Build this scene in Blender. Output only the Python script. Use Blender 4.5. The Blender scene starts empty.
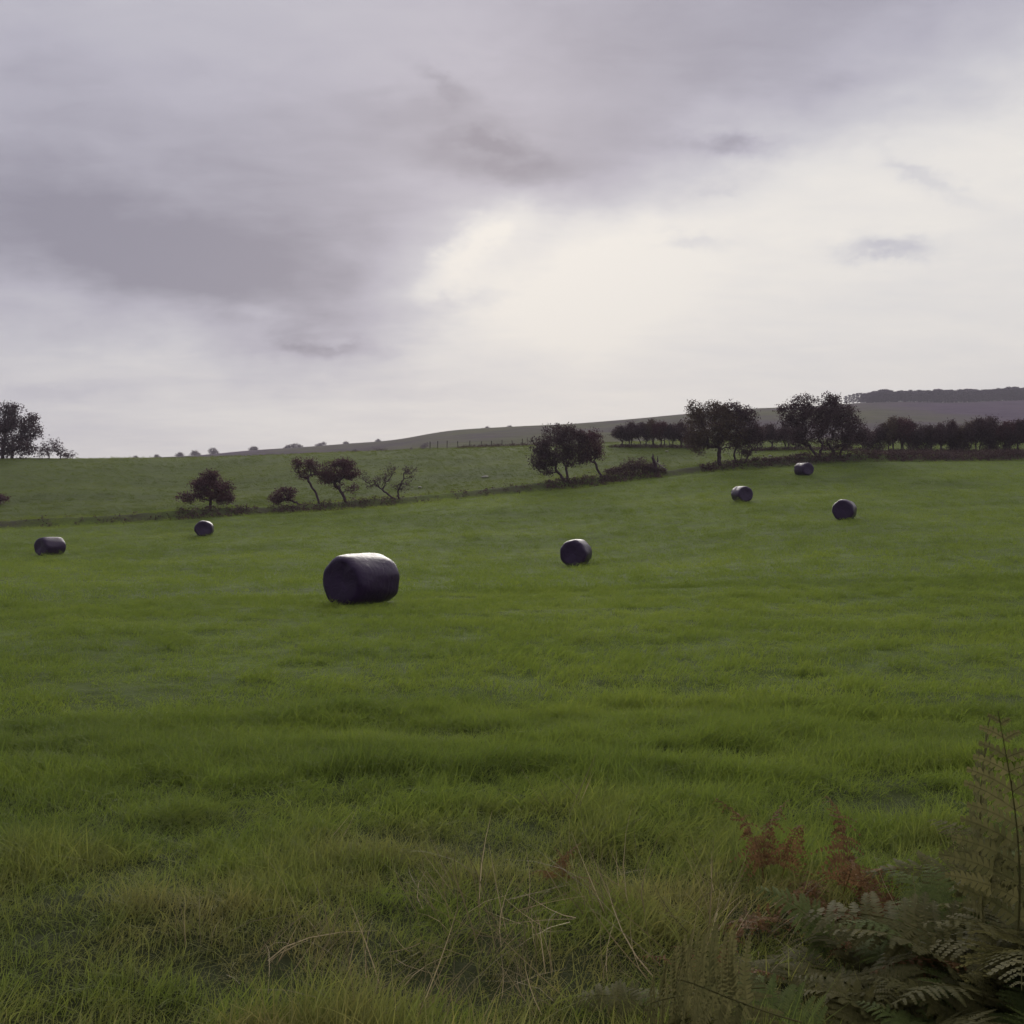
import bpy, math, random
import numpy as np
from mathutils import Vector

random.seed(11)
RNG = np.random.default_rng(7)
S = bpy.context.scene
COL = S.collection
F = 1024.0            # focal length in pixels of the square photograph
EYE = 1.65
R = math.radians

# ------------------------------------------------------------------ basics
def tag(o, label=None, cat=None, group=None, kind=None):
    if label: o['label'] = label
    if cat: o['category'] = cat
    if group: o['group'] = group
    if kind: o['kind'] = kind
    return o

def empty(name, loc, rz=0.0):
    o = bpy.data.objects.new(name, None)
    o.empty_display_size = 0.3
    COL.objects.link(o)
    o.location = loc
    o.rotation_euler = (0, 0, rz)
    return o

def mesh_np(name, verts, faces, smooth=True):
    """faces: (n,3) or (n,4) int array, or a list of such arrays"""
    me = bpy.data.meshes.new(name)
    v = np.asarray(verts, dtype=np.float32)
    fl = faces if isinstance(faces, list) else [faces]
    fl = [np.asarray(f, dtype=np.int32) for f in fl if len(f)]
    me.vertices.add(len(v)); me.vertices.foreach_set('co', v.ravel())
    idx = np.concatenate([f.ravel() for f in fl])
    tot = np.concatenate([np.full(len(f), f.shape[1], dtype=np.int32) for f in fl])
    st = np.concatenate([[0], np.cumsum(tot)[:-1]]).astype(np.int32)
    me.loops.add(len(idx)); me.loops.foreach_set('vertex_index', idx)
    me.polygons.add(len(tot)); me.polygons.foreach_set('loop_start', st)
    me.polygons.foreach_set('loop_total', tot)
    me.polygons.foreach_set('use_smooth', np.full(len(tot), smooth, dtype=bool))
    me.update(calc_edges=True); me.validate()
    return me

def link(name, me, mat=None, parent=None):
    o = bpy.data.objects.new(name, me)
    COL.objects.link(o)
    if mat and not me.materials: me.materials.append(mat)
    if parent: o.parent = parent
    return o

def attr(me, name, vals, typ='FLOAT', dom='POINT'):
    a = me.attributes.new(name, typ, dom)
    key = 'vector' if typ == 'FLOAT_VECTOR' else 'value'
    a.data.foreach_set(key, np.asarray(vals).ravel())

def hash2(ix, iy, seed):
    h = (ix.astype(np.int64) * 374761393 + iy.astype(np.int64) * 668265263 + seed * 974711) & 0x7fffffff
    h = ((h ^ (h >> 13)) * 1274126177) & 0x7fffffff
    h = h ^ (h >> 16)
    return (h & 0xffff) / 65535.0

def vnoise(x, y, seed=0):
    ix = np.floor(x); iy = np.floor(y)
    fx = x - ix; fy = y - iy
    fx = fx * fx * (3 - 2 * fx); fy = fy * fy * (3 - 2 * fy)
    ix = ix.astype(np.int64); iy = iy.astype(np.int64)
    a = hash2(ix, iy, seed); b = hash2(ix + 1, iy, seed)
    c = hash2(ix, iy + 1, seed); d = hash2(ix + 1, iy + 1, seed)
    return (a * (1 - fx) + b * fx) * (1 - fy) + (c * (1 - fx) + d * fx) * fy - 0.5

def fbm(x, y, seed=0, oct=4):
    s = 0; a = 1.0; t = 0
    for i in range(oct):
        s = s + a * vnoise(x * 2 ** i + 17.3 * i, y * 2 ** i - 9.1 * i, seed + i); t += a; a *= 0.5
    return s / t

def sstep(a, b, x):
    t = np.clip((x - a) / (b - a), 0, 1)
    return t * t * (3 - 2 * t)

# ------------------------------------------------------------------ terrain
# control points: (image column, image row, metres ahead)
CP = []
def c(px, py, Y): CP.append(((px - 512) / F * Y, Y, (512 - py) / F * Y))
def w(x, y, z): CP.append((x, y, z))
w(0, 0, -1.62); w(0, 2, -1.64); w(-3, 0, -1.62); w(3, 0, -1.6); w(0, -6, -1.6); w(-20, -10, -1.6); w(20, -10, -1.5); w(0, -60, -2)
for x, z in ((-3.5, -1.8), (0, -1.76), (3.5, -1.7)): w(x, 5.5, z)
for x, z in ((-8, -2.05), (0, -2.0), (8, -1.85)): w(x, 12, z)
c(361, 604, 25.6); c(-250, 610, 25); c(50, 608, 25); c(720, 592, 26); c(1024, 580, 26); c(1400, 565, 26)
c(-300, 570, 45); c(576, 563.5, 49); c(50, 554, 67); c(204, 535, 79); c(741, 501.5, 78); c(844, 518, 62); c(804, 475, 98)
c(1024, 512, 62); c(1400, 498, 62); c(1024, 478, 92); c(-250, 545, 78); c(400, 540, 66); c(1400, 470, 95)
# old hedge bank across the field
BANK = [(-600, 530, 96), (-200, 528, 95), (0, 525, 95), (100, 522, 94.5), (204, 515, 94), (310, 509, 97), (400, 502, 99), (480, 494, 101),
        (570, 486, 103), (640, 478, 105), (720, 469, 107), (820, 461.5, 110), (900, 459.5, 113), (1024, 458, 117), (1300, 452, 121), (1800, 440, 126)]
for b in BANK: c(*b)
# upper field
for p in ((-200, 492, 125), (0, 490, 125), (204, 488, 128), (420, 474, 130), (540, 462, 132), (640, 458, 133), (720, 456, 131),
          (617, 447.5, 152), (690, 448, 146), (770, 450, 139), (870, 452, 130), (940, 453.5, 126), (1024, 454, 123)):
    c(*p)
CREST = [(-600, 462, 165), (-200, 459.5, 165), (0, 458.5, 165), (130, 458, 165), (230, 456.5, 168), (330, 453, 172), (430, 449, 176), (530, 446, 182)]
for b in CREST:
    c(*b); c(b[0], b[1] + 1.2, b[2] + 14); c(b[0], b[1] + 4, b[2] + 40)
for p in ((617, 444.5, 210), (700, 442.5, 230), (800, 441, 245), (900, 441, 250), (1024, 440, 255), (1400, 436, 260)): c(*p)
# valley beyond the crest, then the moor
for p in ((-600, 480, 330), (0, 476, 330), (230, 474, 330), (430, 464, 330), (620, 456, 350), (800, 452, 360), (1024, 450, 370), (1400, 446, 370)): c(*p)
for p in ((-600, 480, 560), (0, 470, 560), (230, 463, 560), (430, 451, 560), (620, 444, 560), (800, 441, 560), (1024, 440, 560), (1500, 432, 560)): c(*p)
RIDGE = [(-700, 466, 980), (-300, 465, 980), (0, 463, 980), (100, 460.5, 980), (150, 457.5, 980), (200, 455, 980), (250, 450.5, 980), (300, 447.5, 980), (350, 443.5, 980), (400, 439, 980), (440, 432, 980), (480, 428.5, 980),
         (530, 426, 980), (600, 421.5, 980), (680, 414.5, 980), (760, 408, 980), (840, 404, 980), (900, 401.5, 980), (1024, 400, 980), (1200, 398, 980), (1600, 400, 980)]
for b in RIDGE: c(*b)
for p in ((-600, 475, 1300), (0, 470, 1300), (300, 456, 1300), (512, 440, 1300), (800, 420, 1300), (1024, 415, 1300), (1500, 415, 1300)): c(*p)
CP = np.array(CP)

def warp(x, y):
    r = np.hypot(x, y) + 1e-9
    rho = np.log1p(r / 12.0)
    return rho * x / r, rho * y / r

_ux, _uy = warp(CP[:, 0], CP[:, 1])
def _phi(d2): return np.sqrt(d2 + 0.02)
_n = len(CP)
_A = np.zeros((_n + 3, _n + 3))
_A[:_n, :_n] = _phi((_ux[:, None] - _ux) ** 2 + (_uy[:, None] - _uy) ** 2)
_P = np.stack([np.ones(_n), _ux, _uy], 1)
_A[:_n, _n:] = _P; _A[_n:, :_n] = _P.T
# solve for slope-like quantity z / (r + 12) so near and far points weigh alike
_rr = np.hypot(CP[:, 0], CP[:, 1])
_sol = np.linalg.solve(_A, np.concatenate([CP[:, 2] / (_rr + 12), np.zeros(3)]))

BX = np.array([(b[0] - 512) / F * b[2] for b in BANK]); BY = np.array([b[2] for b in BANK], dtype=float)

def base_height(x, y):
    x = np.asarray(x, float); y = np.asarray(y, float)
    out = np.empty(x.size); xf = x.ravel(); yf = y.ravel()
    for s in range(0, x.size, 20000):
        ux, uy = warp(xf[s:s + 20000], yf[s:s + 20000])
        k = _phi((ux[:, None] - _ux) ** 2 + (uy[:, None] - _uy) ** 2)
        out[s:s + 20000] = k @ _sol[:_n] + _sol[_n] + _sol[_n + 1] * ux + _sol[_n + 2] * uy
    out *= (np.hypot(xf, yf) + 12)
    return out.reshape(x.shape) + EYE

def bank_s(x, y):
    wob = 0.9 * fbm(x / 5.0, x * 0 + 3.3, 41, 3)
    return y - np.interp(x, BX, BY) + wob

def height(x, y):
    x = np.asarray(x, float); y = np.asarray(y, float)
    z = base_height(x, y)
    r = np.hypot(x, y)
    s = bank_s(x, y)
    amp = 0.5 + 0.6 * fbm(x / 7.0, y / 30.0, 51, 3)
    amp = amp * np.where(y > 60, 1, 0)
    z = z + amp * (sstep(-1.3, 0.25, s) * np.exp(-np.maximum(s, 0) / 3.5) - 0.28 * np.exp(-((s + 1.9) / 0.9) ** 2))
    # swells, tussocks and hollows of the meadow
    near = np.exp(-r / 900)
    z = z + near * (0.16 * fbm(x / 9.0, y / 6.0, 3, 3) * sstep(8, 40, r) + 0.13 * fbm(x / 1.7, y / 1.1, 9, 3) * sstep(1.5, 6, r) * np.exp(-r / 240) + 0.075 * fbm(x / 0.6, y / 0.36, 9, 3) * sstep(1.5, 3, r) * np.exp(-r / 22))
    z = z + 6.0 * fbm(x / 160., y / 160., 77, 4) * sstep(300, 480, r) * (1 - sstep(820, 960, r))
    return z

def ground(px, Y):
    x = (px - 512) / F * Y
    return x, Y, float(height(np.array([x]), np.array([Y]))[0])

# ------------------------------------------------------------------ node helpers
def new_mat(name):
    m = bpy.data.materials.new(name); m.use_nodes = True
    nt = m.node_tree; nt.nodes.clear()
    return m, nt

class NB:
    """tiny helper for wiring nodes"""
    def __init__(self, nt): self.nt = nt
    def n(self, t, **kw):
        nd = self.nt.nodes.new(t)
        for k, v in kw.items(): setattr(nd, k, v)
        return nd
    def put(self, sock, v):
        if isinstance(v, bpy.types.NodeSocket): self.nt.links.new(v, sock)
        elif isinstance(v, (tuple, list)) and sock.type == 'RGBA' and len(v) == 3: sock.default_value = (*v, 1)
        else: sock.default_value = v
    def math(self, op, a, b=None, c=None, clamp=False):
        nd = self.n('ShaderNodeMath', operation=op); nd.use_clamp = clamp
        self.put(nd.inputs[0], a)
        if b is not None: self.put(nd.inputs[1], b)
        if c is not None: self.put(nd.inputs[2], c)
        return nd.outputs[0]
    def mix(self, f, a, b, blend='MIX'):
        nd = self.n('ShaderNodeMix', data_type='RGBA', blend_type=blend)
        self.put(nd.inputs[0], f); self.put(nd.inputs[6], a); self.put(nd.inputs[7], b)
        return nd.outputs[2]
    def noise(self, vec, scale, detail=4, rough=0.55, dist=0.0):
        nd = self.n('ShaderNodeTexNoise')
        if vec is not None: self.put(nd.inputs['Vector'], vec)
        nd.inputs['Scale'].default_value = scale; nd.inputs['Detail'].default_value = detail
        nd.inputs['Roughness'].default_value = rough; nd.inputs['Distortion'].default_value = dist
        return nd.outputs['Fac']
    def ramp(self, f, stops, interp='LINEAR'):
        nd = self.n('ShaderNodeValToRGB'); self.put(nd.inputs[0], f)
        el = nd.color_ramp.elements; nd.color_ramp.interpolation = interp
        while len(el) < len(stops): el.new(0.5)
        for e, (p, col) in zip(el, stops):
            e.position = p; e.color = (*col, 1) if len(col) == 3 else col
        return nd.outputs[0]
    def rng(self, v, a, b, c0=0.0, c1=1.0):
        nd = self.n('ShaderNodeMapRange'); self.put(nd.inputs[0], v)
        for i, q in enumerate((a, b, c0, c1)): nd.inputs[i + 1].default_value = q
        return nd.outputs[0]
    def pos(self): return self.n('ShaderNodeNewGeometry').outputs['Position']
    def scaled(self, vec, sc):
        nd = self.n('ShaderNodeVectorMath', operation='MULTIPLY'); self.put(nd.inputs[0], vec); nd.inputs[1].default_value = sc
        return nd.outputs[0]
    def attr(self, name):
        nd = self.n('ShaderNodeAttribute'); nd.attribute_name = name
        return nd.outputs['Fac']
    def out(self, sh, vol=False):
        o = self.n('ShaderNodeOutputMaterial'); self.nt.links.new(sh, o.inputs['Volume' if vol else 'Surface'])

def leafy(name, colfn, trans=0.45, tcol=None, rough=0.55, spec=0.25):
    """diffuse + light passing through the leaf"""
    m, nt = new_mat(name); b = NB(nt)
    col = colfn(b)
    p = b.n('ShaderNodeBsdfPrincipled'); b.put(p.inputs['Base Color'], col)
    p.inputs['Roughness'].default_value = rough; p.inputs['Specular IOR Level'].default_value = spec
    t = b.n('ShaderNodeBsdfTranslucent')
    b.put(t.inputs['Color'], b.mix(1.0, col, tcol, 'MULTIPLY') if tcol else col)
    mx = b.n('ShaderNodeMixShader'); mx.inputs[0].default_value = trans
    nt.links.new(p.outputs[0], mx.inputs[1]); nt.links.new(t.outputs[0], mx.inputs[2])
    b.out(mx.outputs[0])
    return m

# ------------------------------------------------------------------ materials
def meadow_patch(b):
    """broad patches of lusher and yellower sward, by place in the field"""
    P = b.pos()
    n1 = b.noise(b.scaled(P, (0.045, 0.07, 0.0)), 1.0, 5, 0.6)
    n2 = b.noise(b.scaled(P, (0.35, 0.8, 0.0)), 1.0, 4, 0.6)
    return b.math('ADD', b.math('MULTIPLY', n1, 0.6), b.math('MULTIPLY', n2, 0.4))

def rough_pasture(b):
    """1 in the rougher, darker pasture above the old bank, 0 in the mown meadow below it"""
    sx = b.n('ShaderNodeSeparateXYZ'); b.nt.links.new(b.pos(), sx.inputs[0])
    q = b.math('SUBTRACT', sx.outputs[1], b.math('ADD', b.math('MULTIPLY', sx.outputs[0], 0.2), 101.5))
    return b.rng(q, -1.0, 4.0)

def grass_col(lo, mid, hi):
    def f(b):
        k = meadow_patch(b)
        base = b.ramp(k, [(0.36, lo), (0.5, mid), (0.64, hi)])
        base = b.mix(rough_pasture(b), base, b.mix(1.0, base, (0.68, 0.67, 0.55), 'MULTIPLY'))
        t = b.attr('tint')
        # the verge close to the lane is drier and browner than the mown meadow
        ln = b.n('ShaderNodeVectorMath', operation='LENGTH'); b.nt.links.new(b.pos(), ln.inputs[0])
        dryf = b.math('MULTIPLY', b.rng(ln.outputs['Value'], 3.9, 6.6, 0.85, 0.0), b.rng(b.noise(b.scaled(b.pos(), (0.9, 1.3, 0.0)), 1.0, 4, 0.6), 0.40, 0.60, 0.1, 1.0))
        base = b.mix(dryf, base, (0.255, 0.225, 0.105))
        return b.mix(b.math('MULTIPLY', t, 0.65), base, b.mix(1.0, base, (1.4, 1.2, 1.0), 'MULTIPLY'))
    return f

M = {}
M['grass'] = leafy('grass_blade', grass_col((0.108, 0.154, 0.038), (0.170, 0.228, 0.046), (0.240, 0.298, 0.062)), 0.52, (1.06, 1.1, 0.9), spec=0.08)
def dry_col(b):
    t = b.attr('tint')
    return b.ramp(t, [(0.0, (0.11, 0.10, 0.05)), (0.4, (0.24, 0.19, 0.10)), (1.0, (0.50, 0.40, 0.25))])
M['dry'] = leafy('dry_stalk', dry_col, 0.3)

def field_mat():
    m, nt = new_mat('meadow_soil_and_sward'); b = NB(nt)
    P = b.pos()
    k = meadow_patch(b)
    col = b.ramp(k, [(0.34, (0.064, 0.096, 0.020)), (0.5, (0.100, 0.148, 0.025)), (0.66, (0.140, 0.190, 0.032))])
    col = b.mix(rough_pasture(b), col, b.mix(1.0, col, (0.68, 0.67, 0.55), 'MULTIPLY'))
    fine = b.noise(b.scaled(P, (2.2, 1.1, 2.2)), 1.0, 6, 0.7)
    col = b.mix(b.rng(fine, 0.35, 0.7, 0.6, 0.0), col, (0.055, 0.064, 0.024))
    # close-by ground painted dark as shade between tussocks; bare earth on the bank's face
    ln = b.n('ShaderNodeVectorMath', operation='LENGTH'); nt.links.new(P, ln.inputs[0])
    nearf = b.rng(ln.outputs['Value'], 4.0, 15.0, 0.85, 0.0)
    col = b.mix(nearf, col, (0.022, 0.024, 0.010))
    col = b.mix(b.math('MULTIPLY', b.attr('bank'), b.rng(fine, 0.3, 0.6, 0.5, 1.0)), col, (0.050, 0.036, 0.040))
    p = b.n('ShaderNodeBsdfPrincipled'); b.put(p.inputs['Base Color'], col)
    p.inputs['Roughness'].default_value = 0.95; p.inputs['Specular IOR Level'].default_value = 0.1
    bp = b.n('ShaderNodeBump'); bp.inputs['Strength'].default_value = 0.9; bp.inputs['Distance'].default_value = 0.12
    nt.links.new(b.noise(b.scaled(P, (3.0, 2.0, 3.0)), 1.0, 8, 0.72), bp.inputs['Height'])
    nt.links.new(bp.outputs[0], p.inputs['Normal'])
    b.out(p.outputs[0]); return m
M['field'] = field_mat()

def moor_mat():
    m, nt = new_mat('moor_heather_and_pasture'); b = NB(nt)
    P = b.pos()
    sx = b.n('ShaderNodeSeparateXYZ'); nt.links.new(P, sx.inputs[0])
    n1 = b.noise(b.scaled(P, (0.008, 0.012, 0.02)), 1.0, 6, 0.62)
    n2 = b.noise(b.scaled(P, (0.05, 0.05, 0.05)), 1.0, 5, 0.65)
    pasture = b.ramp(n2, [(0.35, (0.075, 0.080, 0.042)), (0.65, (0.115, 0.118, 0.060))])
    heather = b.ramp(n2, [(0.35, (0.064, 0.046, 0.074)), (0.65, (0.100, 0.074, 0.108))])
    # heather to the east (right) and along the top, pasture lower and to the west
    f = b.math('ADD', b.rng(sx.outputs[0], 250, 380, 0.0, 0.85), b.rng(n1, 0.45, 0.62, 0.0, 0.7), clamp=True)
    f = b.math('ADD', f, b.math('MULTIPLY', b.rng(sx.outputs[0], -40, -300, 0.0, 0.6), b.rng(n1, 0.3, 0.5, 0.3, 1.0)), clamp=True)
    col = b.mix(f, pasture, heather)
    p = b.n('ShaderNodeBsdfPrincipled'); b.put(p.inputs['Base Color'], col)
    p.inputs['Roughness'].default_value = 1.0; p.inputs['Specular IOR Level'].default_value = 0.0
    bp = b.n('ShaderNodeBump'); bp.inputs['Strength'].default_value = 0.7; bp.inputs['Distance'].default_value = 2.0
    nt.links.new(n2, bp.inputs['Height']); nt.links.new(bp.outputs[0], p.inputs['Normal'])
    b.out(p.outputs[0]); return m
M['moor'] = moor_mat()

def leaf_mat(name, a, bb, trans=0.3):
    return leafy(name, lambda b: b.ramp(b.attr('tint'), [(0.0, a), (1.0, bb)]), trans, spec=0.06)
M['leaf_dark'] = leaf_mat('thorn_leaf_dark', (0.046, 0.024, 0.042), (0.096, 0.062, 0.064))
M['leaf_green'] = leaf_mat('thorn_leaf_olive', (0.060, 0.036, 0.044), (0.130, 0.095, 0.062))
M['leaf_red'] = leaf_mat('thorn_leaf_autumn', (0.064, 0.026, 0.046), (0.128, 0.062, 0.068))
M['leaf_pine'] = leaf_mat('pine_needle', (0.075, 0.060, 0.092), (0.120, 0.098, 0.138), 0.2)
M['bracken_brown'] = leaf_mat('dead_bracken', (0.058, 0.031, 0.042), (0.120, 0.074, 0.068), 0.25)
M['fern_green'] = leaf_mat('fern_green', (0.088, 0.120, 0.038), (0.165, 0.200, 0.066), 0.55)
M['fern_dark'] = leaf_mat('fern_dark', (0.084, 0.086, 0.034), (0.175, 0.160, 0.066), 0.55)
M['fern_rust'] = leaf_mat('fern_rust', (0.100, 0.054, 0.028), (0.255, 0.145, 0.068), 0.45)

def bark_mat(name, a, bb, sc=9.0):
    m, nt = new_mat(name); b = NB(nt)
    tc = b.n('ShaderNodeTexCoord').outputs['Object']
    n = b.noise(b.scaled(tc, (1, 1, 0.25)), sc, 6, 0.65)
    p = b.n('ShaderNodeBsdfPrincipled'); b.put(p.inputs['Base Color'], b.ramp(n, [(0.35, a), (0.65, bb)]))
    p.inputs['Roughness'].default_value = 0.9; p.inputs['Specular IOR Level'].default_value = 0.1
    bp = b.n('ShaderNodeBump'); bp.inputs['Strength'].default_value = 0.8; bp.inputs['Distance'].default_value = 0.03
    nt.links.new(n, bp.inputs['Height']); nt.links.new(bp.outputs[0], p.inputs['Normal'])
    b.out(p.outputs[0]); return m
M['bark'] = bark_mat('thorn_bark', (0.044, 0.022, 0.040), (0.085, 0.052, 0.070))
M['deadwood'] = bark_mat('weathered_wood', (0.14, 0.12, 0.11), (0.34, 0.30, 0.27))
M['post'] = bark_mat('fence_post_wood', (0.060, 0.048, 0.046), (0.13, 0.11, 0.10))
M['stone'] = bark_mat('field_stone', (0.26, 0.25, 0.22), (0.42, 0.40, 0.36), 5)
def wire_mat():
    m, nt = new_mat('fence_wire'); b = NB(nt)
    p = b.n('ShaderNodeBsdfPrincipled'); p.inputs['Metallic'].default_value = 0.8
    n = b.noise(b.n('ShaderNodeTexCoord').outputs['Object'], 30, 3)
    b.put(p.inputs['Base Color'], b.ramp(n, [(0.3, (0.10, 0.09, 0.09)), (0.7, (0.2, 0.19, 0.19))])); p.inputs['Roughness'].default_value = 0.5
    b.out(p.outputs[0]); return m
M['wire'] = wire_mat()

def film_mat():
    m, nt = new_mat('black_silage_film'); b = NB(nt)
    tc = b.n('ShaderNodeTexCoord').outputs['Object']
    crink = b.noise(b.scaled(tc, (5, 5, 5)), 1.0, 5, 0.6, 0.8)
    bands = b.n('ShaderNodeTexWave', wave_type='BANDS', bands_direction='X')
    nt.links.new(tc, bands.inputs['Vector']); bands.inputs['Scale'].default_value = 2.2; bands.inputs['Distortion'].default_value = 1.6; bands.inputs['Detail'].default_value = 3
    h = b.math('ADD', b.math('MULTIPLY', crink, 1.0), b.math('MULTIPLY', bands.outputs['Fac'], 0.05))
    p = b.n('ShaderNodeBsdfPrincipled')
    b.put(p.inputs['Base Color'], b.ramp(crink, [(0.3, (0.016, 0.0040, 0.032)), (0.7, (0.024, 0.0066, 0.046))]))
    b.put(p.inputs['Roughness'], b.rng(crink, 0.3, 0.7, 0.30, 0.44)); p.inputs['Specular IOR Level'].default_value = 0.33
    bp = b.n('ShaderNodeBump'); bp.inputs['Strength'].default_value = 0.7; bp.inputs['Distance'].default_value = 0.03
    nt.links.new(h, bp.inputs['Height']); nt.links.new(bp.outputs[0], p.inputs['Normal'])
    b.out(p.outputs[0]); return m
M['film'] = film_mat()

# ------------------------------------------------------------------ ground sheets
def polar_sheet(name, radii, angs, mat):
    rr, aa = np.meshgrid(radii, angs, indexing='ij')
    x = rr * np.sin(aa); y = rr * np.cos(aa)
    z = height(x, y)
    nr, na = rr.shape
    v = np.stack([x, y, z], -1).reshape(-1, 3)
    i = np.arange(nr - 1)[:, None] * na; j = np.arange(na - 1)[None, :]
    f = np.stack([i + j, i + j + 1, i + na + j + 1, i + na + j], -1).reshape(-1, 4)
    f = f[:, ::-1]
    me = mesh_np(name, v, f)
    s = bank_s(x, y); bk = sstep(-1.7, -0.9, s) * (1 - sstep(-0.2, 0.7, s)) * (y > 60)
    bk = bk * np.clip(0.55 + 1.9 * fbm(x / 3.5, y / 3.0, 63, 3), 0, 1)
    attr(me, 'bank', bk.astype(np.float32))
    return link(name, me, mat)

a_fine = np.radians(np.arange(-44, 44.01, 0.22))
a_c1 = np.radians(np.arange(-180, -44, 4.0)); a_c2 = np.radians(np.arange(48, 180.1, 4.0))
ANG = np.concatenate([a_c1, a_fine, a_c2])
RAD = np.concatenate([[0.01, 0.5, 1.0], np.geomspace(1.3, 275, 760)])
tag(polar_sheet('field', RAD, ANG, M['field']), kind='structure')
RAD2 = np.geomspace(275, 1500, 130)
ANG2 = np.concatenate([np.radians(np.arange(-180, -44, 4.0)), np.radians(np.arange(-44, 44.01, 0.4)), a_c2])
tag(polar_sheet('hills', np.concatenate([[262], RAD2]) , ANG2, M['moor']), kind='structure')
bpy.data.objects['hills'].location.z = -0.15

# ------------------------------------------------------------------ silage bales
def bale_mesh(seed, wid=1.40, hgt=1.24, length=1.46):
    rng = np.random.default_rng(seed)
    L = length / 2; Rr = 0.5
    half = [(-L * 0.965, 0.0), (-L * 0.97, 0.12), (-L * 0.985, 0.24), (-L * 0.995, 0.33), (-L * 1.0, 0.38), (-L * 0.995, 0.41), (-L * 0.975, 0.437), (-L * 0.93, 0.462), (-L * 0.86, 0.478),
            (-L * 0.72, 0.489), (-L * 0.5, 0.497), (-L * 0.25, 0.501), (0, 0.502)]
    prof = np.array(half + [(-a, r) for a, r in half[-2::-1]])
    n = 72
    th = np.linspace(0, 2 * np.pi, n, endpoint=False)
    X = np.repeat(prof[:, 0][:, None], n, 1); Rd = np.repeat(prof[:, 1][:, None], n, 1)
    k = np.arange(len(prof))[:, None]
    ph = rng.uniform(0, 9)
    # broad flats and dents pulled into the film, and the bulge of the grass inside
    dent = 0.017 * np.sin(5 * th + ph)[None] + 0.012 * np.sin(9 * th + 2 * ph + 0.4 * k) + 0.03 * vnoise(th[None] * 2.2 + ph, X * 2.5 + 5, seed)
    w_ = sstep(0.15, 0.42, Rd)
    Rd = Rd * (1 + dent * w_)
    X = X + 0.035 * vnoise(np.cos(th)[None] * Rd * 7 + 9, np.sin(th)[None] * Rd * 7 + ph, seed + 5) * (np.abs(X) > L * 0.85)
    y = Rd * np.sin(th)[None] * wid; z = Rd * np.cos(th)[None] * hgt
    zb = -0.5 * hgt * 0.93
    z = np.where(z < zb, zb + (z - zb) * 0.12, z)          # weight flattens the underside
    bul = 1 + 0.05 * sstep(0.0, -0.5, z / hgt)
    y = y * bul
    z = z - z.min()
    v = np.stack([X, y, z], -1).reshape(-1, 3)
    m_ = len(prof)
    i = np.arange(m_ - 1)[:, None] * n; j = np.arange(n)[None]; j2 = (j + 1) % n
    f = np.stack([i + j, i + j2, i + n + j2, i + n + j], -1).reshape(-1, 4)
    me = mesh_np('silage_bale', v, f)
    return me

bm_variants = [bale_mesh(3), bale_mesh(8), bale_mesh(15)]
BALES = []
def bale(px, Y, rz, var, label, sc=(1, 1, 1), flap=None):
    x, y, z = ground(px, Y)
    o = link('silage_bale', bm_variants[var], M['film'])
    o.location = (x, y, z - 0.05); o.scale = sc
    view = math.atan2(x, y)
    o.rotation_euler = (R(random.uniform(-2, 2)), 0, R(rz) - view)
    tag(o, label, 'bale', 'black wrapped bales lying in the meadow')
    BALES.append((x, y))
    return o
def film_tail(o, sx, seed):
    # loose end of the wrap curling off the flank
    rng = np.random.default_rng(seed); n = 9; m_ = 5
    u, v = np.meshgrid(np.linspace(0, 1, n), np.linspace(0, 1, m_), indexing='ij')
    a = 0.35 + 1.0 * u
    r_ = 1.02 + 0.10 * u * u + 0.02 * np.sin(9 * v + 5 * u)
    X = sx * (0.18 + 0.34 * v + 0.05 * np.sin(6 * u)); Y = np.sin(a) * 0.70 * r_ * 1.0; Z = 0.60 + np.cos(a) * 0.62 * r_
    i = np.arange(n - 1)[:, None] * m_; j = np.arange(m_ - 1)[None]
    link('loose_film', mesh_np('loose_film', np.stack([X, Y, Z], -1).reshape(-1, 3), np.stack([i + j, i + j + 1, i + m_ + j + 1, i + m_ + j], -1).reshape(-1, 4)), M['film'], o)
# rz: 0 = axis left-right; 90 = looking straight onto an end
bale(361.5, 25.6, 47, 0, 'largest and nearest black plastic wrapped bale, lying angled in the meadow', (1.02, 1.0, 1.05))
bale(50, 66, 38, 1, 'black wrapped bale lying almost sideways near the left edge, below the bank')
bale(204, 79, 84, 2, 'small black wrapped bale seen end-on just below the round red-brown thorn tree')
bale(576, 48.5, 76, 1, 'black wrapped bale with bright white sheen on top, right of the biggest bale', (0.95, 0.95, 1.05))
film_tail(bale(742, 78, 117, 2, 'black wrapped bale with dull grey left side, downslope of the olive-brown tree', (0.92, 0.92, 1.0)), 1, 1)
bale(844.5, 61, 81, 0, 'black wrapped bale with pale grey top, nearest of the three bales on the right slope', (0.95, 0.92, 1.03))
film_tail(bale(804, 98, 126, 1, 'farthest and smallest black wrapped bale, tucked under the dark thorn trees on the bank', (1, 1, 1.02)), 1, 2)

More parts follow.
